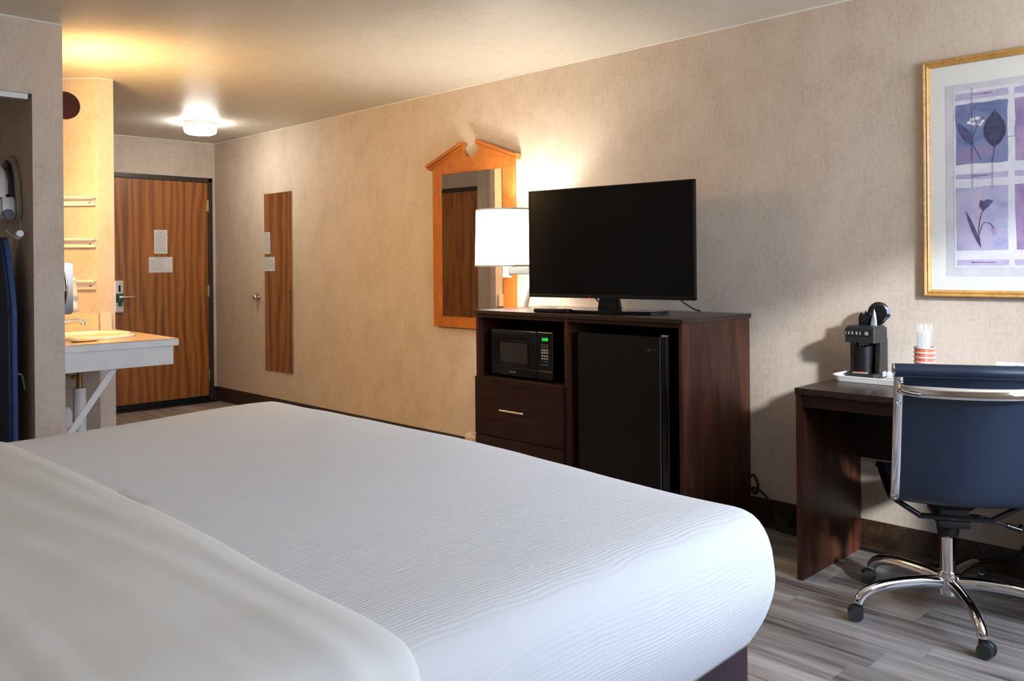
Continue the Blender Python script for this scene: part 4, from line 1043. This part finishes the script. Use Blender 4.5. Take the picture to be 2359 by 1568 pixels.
for (ins, z) in prof:
    R = []
    for (x, y) in ringpts(ins, CR):
        # hem rides up round the two foot corners
        cd = min(hypot(x - BX1, y - BY0), hypot(x - BX1, y - BY1))
        k = max(0.0, 1 - cd / 0.30); zz = z
        if z < 0.58: zz = 0.58 - (0.58 - z) * (1 - 0.12 * k)
        bul = 0.004 * noise.noise((x * 4, y * 4, zz * 3))
        nx, ny = (x - 0.9) / 2.0, (y - 1.94) / 1.0
        kb = max(0.0, min(1.0, (0.70 - z) / 0.2)) * bul; x += kb * (1 if x > BX1 - 0.3 else 0); y += kb * max(-1, min(1, (y - 1.94) / 0.5))
        R.append(b.verts.new((x, y, zz + (topz(x, y) if z > 0.60 else topz(x, y) * max(0, (z - 0.5) / 0.1)))))
    rings.append(R)
for A, B_ in zip(rings, rings[1:]):
    for i in range(len(A) - 1): b.faces.new((A[i], A[i + 1], B_[i + 1], B_[i]))
cv = obj('coverlet', b, 'coverlet', t, 180)
sol = cv.modifiers.new('thick', 'SOLIDIFY'); sol.thickness = 0.012; sol.offset = -1
# smooth folded-over sheet at the head half, swept across the bed
sec = []
P2 = [(BY0 + i, z) for i, z in prof[::-1]]
P2 = P2 + [(BY1 - i, z) for i, z in prof[1:]]
# resample by arc length
L = [0]
for a, c in zip(P2, P2[1:]): L.append(L[-1] + hypot(c[0] - a[0], c[1] - a[1]))
def at(s):
    s = min(max(s, 0), L[-1] - 1e-6); i = 0
    while L[i + 1] < s: i += 1
    u = (s - L[i]) / (L[i + 1] - L[i]); p, q = P2[i], P2[i + 1]
    y, z = p[0] + (q[0] - p[0]) * u, p[1] + (q[1] - p[1]) * u
    p2, q2 = P2[max(i - 1, 0)], P2[min(i + 2, len(P2) - 1)]
    tx, tz = q2[0] - p2[0], q2[1] - p2[1]; ll = hypot(tx, tz); return y, z, -tz / ll, tx / ll
NS, NX = 260, 110
b = BM(); grid = []
for i in range(NS + 1):
    s = L[-1] * i / NS; y, z, ny, nz = at(s); row = []
    xe = 0.735 + 0.012 * noise.noise((s * 2.1, 0.4, 0)) - 0.13 * max(0, (0.74 - z) / 0.4)
    for j in range(NX + 1):
        u = j / NX; x = (BX0 + 0.01) + (xe - BX0 - 0.01) * (u ** 0.8)
        d = xe - x
        off = 0.010 * min(1, (d / 0.05)) ** 0.7 if d > 0 else -0.002
        # long soft folds running across the bed, deepening where the sheet turns down the near side
        xw = x + 0.10 * (y - 1.9) + 0.05 * noise.noise((x * 1.3, y * 1.3, 4))
        fold = noise.noise((xw * 9.0, y * 0.55, 8.0)) + 0.45 * noise.noise((xw * 21.0, y * 0.9, 3.0))
        edge = max(0.0, min(1.0, (0.755 - z) / 0.10))
        amp = 0.0045 + 0.016 * edge
        off += fold * amp * min(1, d / 0.06) + 0.006 * min(1, d / 0.1)
        base = topz(x, y) if z > 0.60 else topz(x, y) * max(0, (z - 0.5) / 0.1)
        row.append(b.verts.new((x, y + ny * off, z + nz * off + base)))
    grid.append(row)
for A, B_ in zip(grid, grid[1:]):
    for j in range(NX): b.faces.new((A[j], A[j + 1], B_[j + 1], B_[j]))
obj('turned_down_sheet', b, 'sheet', t, 180)
b = BM(); box(b, XL + 0.002, XL + 0.055, 0.85, 3.03, 0.3, 1.25, 0.01); obj('headboard', b, 'espresso_h', t)

# ================================================================== CLOSET NICHE
t = thing('closet_bar', (0.72, 4.45, 2.046), 'white metal bar across the top of the closet opening', 'rail')
b = BM(); box(b, 0.205, 1.236, 4.436, 4.462, 2.046, 2.072, 0.002); obj('bar', b, 'white', t)
b = BM(); box(b, 0.205, 1.236, 4.462, 4.52, 2.048, 2.054, 0.001); obj('flange', b, 'silver', t)
NXW = 1.2515
# iron and its wall holder, mounted on the right side wall of the closet
t = thing('iron_holder', (NXW, 4.72, 1.50), 'beige plastic iron holder mounted on the closet side wall', 'iron holder')
def yzprism(poly, x0, x1, bev=0.0):
    b = BM(); prism(b, poly, x0, x1, 'X')
    if bev: bmesh.ops.bevel(b, geom=[e for e in b.edges if abs(e.verts[0].co.x - e.verts[1].co.x) < 1e-5], offset=bev, segments=3, affect='EDGES')
    return b
pl_ = [(4.59, 1.53), (4.60, 1.50), (4.63, 1.488), (4.84, 1.488), (4.87, 1.50), (4.88, 1.53), (4.86, 1.68), (4.80, 1.78), (4.735, 1.815), (4.67, 1.78), (4.61, 1.68)]
obj('back_plate', yzprism(pl_, NXW - 0.022, NXW - 0.0003, 0.006), 'plasticbeige', t)
pk = [(4.60, 1.53), (4.61, 1.50), (4.64, 1.490), (4.83, 1.490), (4.86, 1.50), (4.87, 1.53), (4.86, 1.60), (4.61, 1.60)]
obj('pocket', yzprism(pk, NXW - 0.095, NXW - 0.021, 0.012), 'plasticbeige', t)
b = BM(); cyl(b, (NXW - 0.060, 4.598, 1.52), (NXW - 0.060, 4.588, 1.52), 0.022, seg=20); obj('cord_port', b, 'black', t)
t = thing('steam_iron', (NXW - 0.07, 4.735, 1.60), 'white steam iron standing in the holder on the closet wall', 'iron')
obj('soleplate', yzprism([(4.64, 1.602), (4.83, 1.602), (4.82, 1.70), (4.78, 1.765), (4.735, 1.79), (4.69, 1.765), (4.65, 1.70)], NXW - 0.040, NXW - 0.0235, 0.004), 'darkpurple', t)
obj('iron_body', yzprism([(4.648, 1.602), (4.822, 1.602), (4.812, 1.69), (4.775, 1.745), (4.735, 1.765), (4.695, 1.745), (4.658, 1.69)], NXW - 0.105, NXW - 0.041, 0.016), 'white_paint', t)
b = BM(); tube(b, smoothpath([(NXW - 0.104, 4.735, 1.615), (NXW - 0.14, 4.735, 1.63), (NXW - 0.142, 4.735, 1.70), (NXW - 0.103, 4.735, 1.735)]), 0.013, 12); obj('handle', b, 'plasticbeige', t)
b = BM(); cyl(b, (NXW - 0.106, 4.66, 1.65), (NXW - 0.104, 4.64, 1.65), 0.014, seg=16); obj('dial', b, 'darkpurple', t)
# ironing board hung on the same wall
t = thing('ironing_board', (NXW - 0.06, 4.66, 0.30), 'navy covered ironing board hanging upright in the closet', 'ironing board')
bo = []
for k in range(0, 13):
    u = k / 12; bo.append((4.66 - 0.045 * sin(pi * u) ** 1.0 * 1.0 if False else 4.66 - 0.042 * cos(pi * (0.5 - u / 2)) , 0))
def halfw(z):     # half width along y at height z (nose up)
    u = (1.41 - z) / 1.1
    return 0.165 * min(1.0, max(0.0, u * 3.2)) ** 0.55 if u > 0 else 0.0
zs = [1.41 - 1.1 * (k / 26) ** 1.5 for k in range(27)]
cyb = 4.66
poly = [(cyb - halfw(z), z) for z in zs] + [(cyb + halfw(z), z) for z in zs[::-1][:-1]]
obj('padded_cover', yzprism(poly, NXW - 0.092, NXW - 0.055, 0.008), 'navy', t)
rim = BM(); tube(rim, [(NXW - 0.068, y - 0.003, z) for y, z in poly[1:27]], 0.0135, 8); obj('cover_rim', rim, 'navylit', t, 60)
b = BM(); tube(b, smoothpath([(NXW - 0.055, 4.60, 0.755), (NXW - 0.02, 4.585, 0.757), (NXW - 0.012, 4.575, 0.74), (NXW - 0.010, 4.55, 0.685)]), 0.005, 8); obj('leg_wire', b, 'white_paint', t)
b = BM(); tube(b, smoothpath([(NXW - 0.055, 4.66, 1.30), (NXW - 0.02, 4.66, 1.34), (NXW - 0.004, 4.66, 1.40)]), 0.005, 8); obj('hanging_hook', b, 'white_paint', t)
# peg the board hangs from
t = thing('coat_peg', (NXW, 4.50, 1.423), 'white round ended peg on the closet wall above the ironing board', 'peg')
b = BM(); tube(b, [(NXW - 0.0005, 4.56, 1.423), (NXW - 0.04, 4.53, 1.423)], 0.008, 12); cyl(b, (NXW - 0.036, 4.545, 1.423), (NXW - 0.045, 4.470, 1.423), 0.0155, seg=20); obj('peg', b, 'white', t)
b = BM(); tube(b, smoothpath([(NXW - 0.01, 4.60, 1.50), (NXW - 0.012, 4.58, 1.43), (NXW - 0.03, 4.53, 1.403), (NXW - 0.055, 4.54, 1.41), (NXW - 0.075, 4.58, 1.44)]), 0.0022, 6); obj('loop_cord', b, 'white_paint', t)

# ================================================================== VANITY
VZ = 0.881
t = thing('vanity_counter', (1.69, 5.0, VZ), 'wall hung vanity counter with white front and beige top in the recess', 'vanity counter')
b = BM(); top = [(1.386, 4.545), (1.986, 4.545), (2.012, 5.5340), (1.926, 5.5345), (1.386, 6.0745)]
pts_ = []
prism(b, top, VZ - 0.004, VZ, 'Z'); obj('counter_top', b, 'counter', t, 0)
b = BM(); box(b, 1.386, 1.986, 4.545, 4.575, VZ - 0.038, VZ - 0.001, 0.002); box(b, 1.960, 1.990, 4.575, 5.533, VZ - 0.038, VZ - 0.004, 0.002); obj('edge_band', b, 'white', t)
b = BM(); box(b, 1.386, 1.963, 4.560, 4.580, 0.743, VZ - 0.038, 0.004); box(b, 1.944, 1.963, 4.580, 5.5335, 0.743, VZ - 0.038, 0.004); obj('apron', b, 'white', t)
b = BM(); box(b, 1.926, 1.993, 5.518, 5.5347, VZ, 0.984, 0.001)
def diag(s, o): return (1.927 - s * 0.70711 + o * -0.70711, 5.535 + s * 0.70711 + o * -0.70711)   # s along wall, o out of wall
q = [diag(0.003, 0.0004), diag(0.735, 0.0004), diag(0.735, 0.016), diag(0.0, 0.016)]
prism(b, q, VZ, 0.984, 'Z'); box(b, 1.3855, 1.400, 4.56, 6.05, VZ, 0.984); obj('backsplash', b, 'cream', t, 0)
BCX, BCY = 1.715, 5.03
b = BM(); lathe(b, [(0.262, 0.001), (0.262, 0.010), (0.250, 0.017), (0.232, 0.016), (0.222, 0.006), (0.205, -0.03), (0.15, -0.095), (0.05, -0.125), (0, -0.127)], (BCX, BCY, VZ), 56, 0.80, 1.0); obj('basin', b, 'porcelain', t, 60)
b = BM(); lathe(b, [(0.2, -0.002), (0.21, -0.03), (0.16, -0.11), (0.05, -0.14), (0.0, -0.142)], (BCX, BCY, VZ), 40, 0.80, 1.0); obj('basin_bowl_underside', b, 'porcelain', t, 60)
b = BM(); bar(b, (1.404, 4.605, 0.362), (1.672, 4.605, 0.742), 0.032, 0.006, up=(0, 1, 0)); obj('support_brace', b, 'white', t)
# faucet
t = thing('faucet', (1.475, 5.03, VZ + 0.0145), 'chrome single spout faucet on the vanity basin', 'faucet')
b = BM(); lathe(b, [(0, 0.0), (0.028, 0.0), (0.026, 0.012), (0.022, 0.06), (0.018, 0.07), (0, 0.072)], (1.475, 5.03, VZ + 0.0145), 28); obj('faucet_body', b, 'chrome', t)
b = BM(); pp = smoothpath([(1.478, 5.03, VZ + 0.045), (1.52, 5.03, VZ + 0.067), (1.58, 5.03, VZ + 0.090), (1.64, 5.03, VZ + 0.092), (1.660, 5.03, VZ + 0.082), (1.664, 5.03, VZ + 0.066)], 5)
tube(b, pp, [0.017 - 0.005 * i / (len(pp) - 1) for i in range(len(pp))], 16); obj('spout', b, 'chrome', t, 60)
b = BM(); cyl(b, (1.475, 5.03, VZ + 0.085), (1.475, 5.03, VZ + 0.108), 0.020, 0.017); tube(b, smoothpath([(1.475, 5.03, VZ + 0.104), (1.51, 5.03, VZ + 0.125), (1.545, 5.03, VZ + 0.135)], 4), 0.008, 12); obj('lever', b, 'chrome', t, 60)
# flat dish on the counter
b = BM(); lathe(b, [(0, 0.0006), (0.055, 0.0006), (0.070, 0.006), (0.068, 0.008), (0.054, 0.0035), (0, 0.003)], (1.575, 4.745, VZ), 36, 1.0, 0.8)
single('soap_dish', b, 'oldbrass', (1.575, 4.745, VZ), 'shallow oval dish at the front of the vanity counter', 'dish', smooth=60)
M['dishcol'] = plain('tan_paper_mat', (0.55, 0.38, 0.24), 0.5)
bpy.data.objects['soap_dish'].data.materials[0] = M['dishcol']
# drain and trap
t = thing('drain_pipe', (1.626, 4.98, 0), 'white wrapped drain pipe with brass tailpiece under the vanity', 'pipe')
b = BM(); cyl(b, (1.626, 4.98, 0.60), (1.626, 4.98, 0.736), 0.016, seg=20); lathe(b, [(0.016, 0.72), (0.034, 0.730), (0.034, 0.736), (0, 0.736)], (1.626, 4.98, 0), 24); obj('tailpiece', b, 'oldbrass', t)
b = BM(); cyl(b, (1.626, 4.98, 0.15), (1.626, 4.98, 0.612), 0.032, seg=28)
for zz in (0.53, 0.44, 0.33, 0.24): lathe(b, [(0.032, zz - 0.006), (0.0335, zz), (0.032, zz + 0.006)], (1.626, 4.98, 0), 28)
obj('wrapped_pipe', b, 'pvc', t, 60)
b = BM(); tube(b, smoothpath([(1.626, 4.98, 0.20), (1.60, 4.98, 0.14), (1.54, 4.98, 0.13), (1.50, 4.98, 0.20), (1.47, 4.98, 0.28), (1.39, 4.98, 0.29)]), 0.026, 16); obj('trap', b, 'pvc', t, 60)
t = thing('supply_valve', (1.555, 4.98, 0.37), 'white capped supply fitting left of the wrapped drain pipe', 'pipe fitting')
b = BM(); lathe(b, [(0, 0.12), (0.022, 0.112), (0.033, 0.085), (0.034, 0.045), (0.032, 0.04), (0.034, 0.036), (0.034, 0.012), (0.030, 0.004), (0, 0.0)], (1.555, 4.98, 0.402), 28); obj('cap', b, 'pvc', t, 60)
b = BM(); cyl(b, (1.555, 4.98, 0.32), (1.555, 4.98, 0.405), 0.018); tube(b, [(1.555, 4.98, 0.335), (1.386, 4.98, 0.335)], 0.014, 12); obj('stem', b, 'silver', t)
b = BM(); tube(b, smoothpath([(1.387, 4.97, 0.73), (1.50, 4.96, 0.70), (1.585, 4.955, 0.675), (1.605, 4.96, 0.68)]), 0.006, 8); ball(b, (1.588, 4.952, 0.676), 0.013)
single('drain_linkage', b, 'oldbrass', (1.588, 4.952, 0.676), 'brass drain linkage beside the tailpiece under the vanity', 'linkage', smooth=60)

# three small ledges on the diagonal wall
order = (('highest', 1.695), ('middle', 1.441), ('lowest', 1.186))
for nm, zt_ in order:
    p = diag(0.20, 0.0)
    t = thing('wall_ledge', (p[0], p[1], zt_ - 0.055), 'cream wall ledge with a screwed rail in the vanity recess, the ' + nm + ' of three', 'shelf', group='ledges in the vanity recess')
    b = BM(); prism(b, [diag(0.014, 0.0004), diag(0.50, 0.0004), diag(0.50, 0.048), diag(0.014, 0.048)], zt_ - 0.018, zt_, 'Z')
    bmesh.ops.bevel(b, geom=[e for e in b.edges], offset=0.006, segments=3, affect='EDGES'); obj('ledge_board', b, 'white_paint', t)
    b = BM(); prism(b, [diag(0.018, 0.0004), diag(0.50, 0.0004), diag(0.50, 0.018), diag(0.018, 0.018)], zt_ - 0.056, zt_ - 0.018, 'Z'); obj('rail', b, 'white_paint', t, 0)
    b = BM(); a0 = diag(0.045, 0.017); a1 = diag(0.045, 0.020); cyl(b, (*a0, zt_ - 0.037), (*a1, zt_ - 0.037), 0.005, seg=12); obj('screw', b, 'oldbrass', t)

# chrome tissue dispenser on the vanity wall, and the tissue behind it
t = thing('tissue_dispenser', (1.3865, 4.78, 1.025), 'chrome dispenser box on the wall above the vanity counter', 'dispenser')
b = BM(); rbox(b, 1.3865, 1.515, 4.715, 4.86, 1.025, 1.287, 0.018, 'Y', 6); bmesh.ops.bevel(b, geom=[e for e in b.edges if abs(e.verts[0].co.y - e.verts[1].co.y) < 1e-5], offset=0.006, segments=2, affect='EDGES'); obj('housing', b, 'dispenser', t, 60)
b = BM(); bmesh.ops.create_uvsphere(b, u_segments=28, v_segments=14, radius=1.0, matrix=Matrix.Translation((1.452, 4.716, 1.156)) @ Matrix.Diagonal((0.038, 0.010, 0.105, 1))); obj('domed_cover', b, 'chrome', t, 60)
b = BM(); N = 14; rows = []
for i in range(N + 1):
    u = i / N; z = 1.205 - 0.178 * u; row = []
    for k in range(13):
        v = k / 12
        row.append(b.verts.new((1.388 + 0.170 * v + 0.045 * (1 if v > .5 else 0) * (0.1 + 0.25 * u) * 0 + 0.008 * noise.noise((u * 6, v * 2, 1)) * v, 4.93 + 0.02 * sin(v * 9 + u * 3) + 0.010 * noise.noise((u * 5, v * 5, 7)), z + 0.006 * noise.noise((v * 6, u, 3)))))
    rows.append(row)
for A, B_ in zip(rows, rows[1:]):
    for k in range(12): b.faces.new((A[k], A[k + 1], B_[k + 1], B_[k]))
hp = single('hand_towel', b, 'paper', (1.39, 4.93, 1.03), 'white hanging towel just right of the chrome dispenser', 'towel', smooth=180)
hp.modifiers.new('thick', 'SOLIDIFY').thickness = 0.012
for v in hp.data.vertices: v.co.x *= 1.25

# vanity light: half-round diffuser with dark wood ends on the vanity wall
t = thing('vanity_light', (1.3865, 5.0, 2.05), 'half-round vanity light with dark wood end in the recess by the ceiling', 'light')
hr, hzc = 0.074, 2.066
def halfround(rx, rz, x0, n=24): return [(x0 + rx * cos(a), hzc + rz * sin(a)) for a in [-pi / 2 + pi * k / n for k in range(n + 1)]]
def dshape(rx, rz): return [(1.387, hzc - rz)] + [(1.448 + rx * cos(a), hzc + rz * sin(a)) for a in [-pi / 2 + pi * k / 24 for k in range(25)]] + [(1.387, hzc + rz)]
for ya in (4.60, 5.12):
    b = BM(); prism(b, dshape(0.070, 0.068), ya, ya + 0.016, 'Y'); obj('end_cap', b, 'capwood', t)
b = BM(); prism(b, dshape(0.058, 0.058), 4.617, 5.119, 'Y'); obj('diffuser', b, 'vanityglass', t, 60)
arc = [pi / 2 * k / 8 for k in range(5, 9)]                     # unseen opaque hood, added to cut the diffuser's light on the ceiling
hood = [(1.448 + 0.066 * cos(a), hzc + 0.066 * sin(a)) for a in arc] + [(1.387, hzc + 0.066), (1.387, hzc + 0.061)] + [(1.448 + 0.061 * cos(a), hzc + 0.061 * sin(a)) for a in arc[::-1]]
b = BM(); prism(b, hood, 4.617, 5.119, 'Y'); obj('added_light_shield', b, 'white_paint', t)
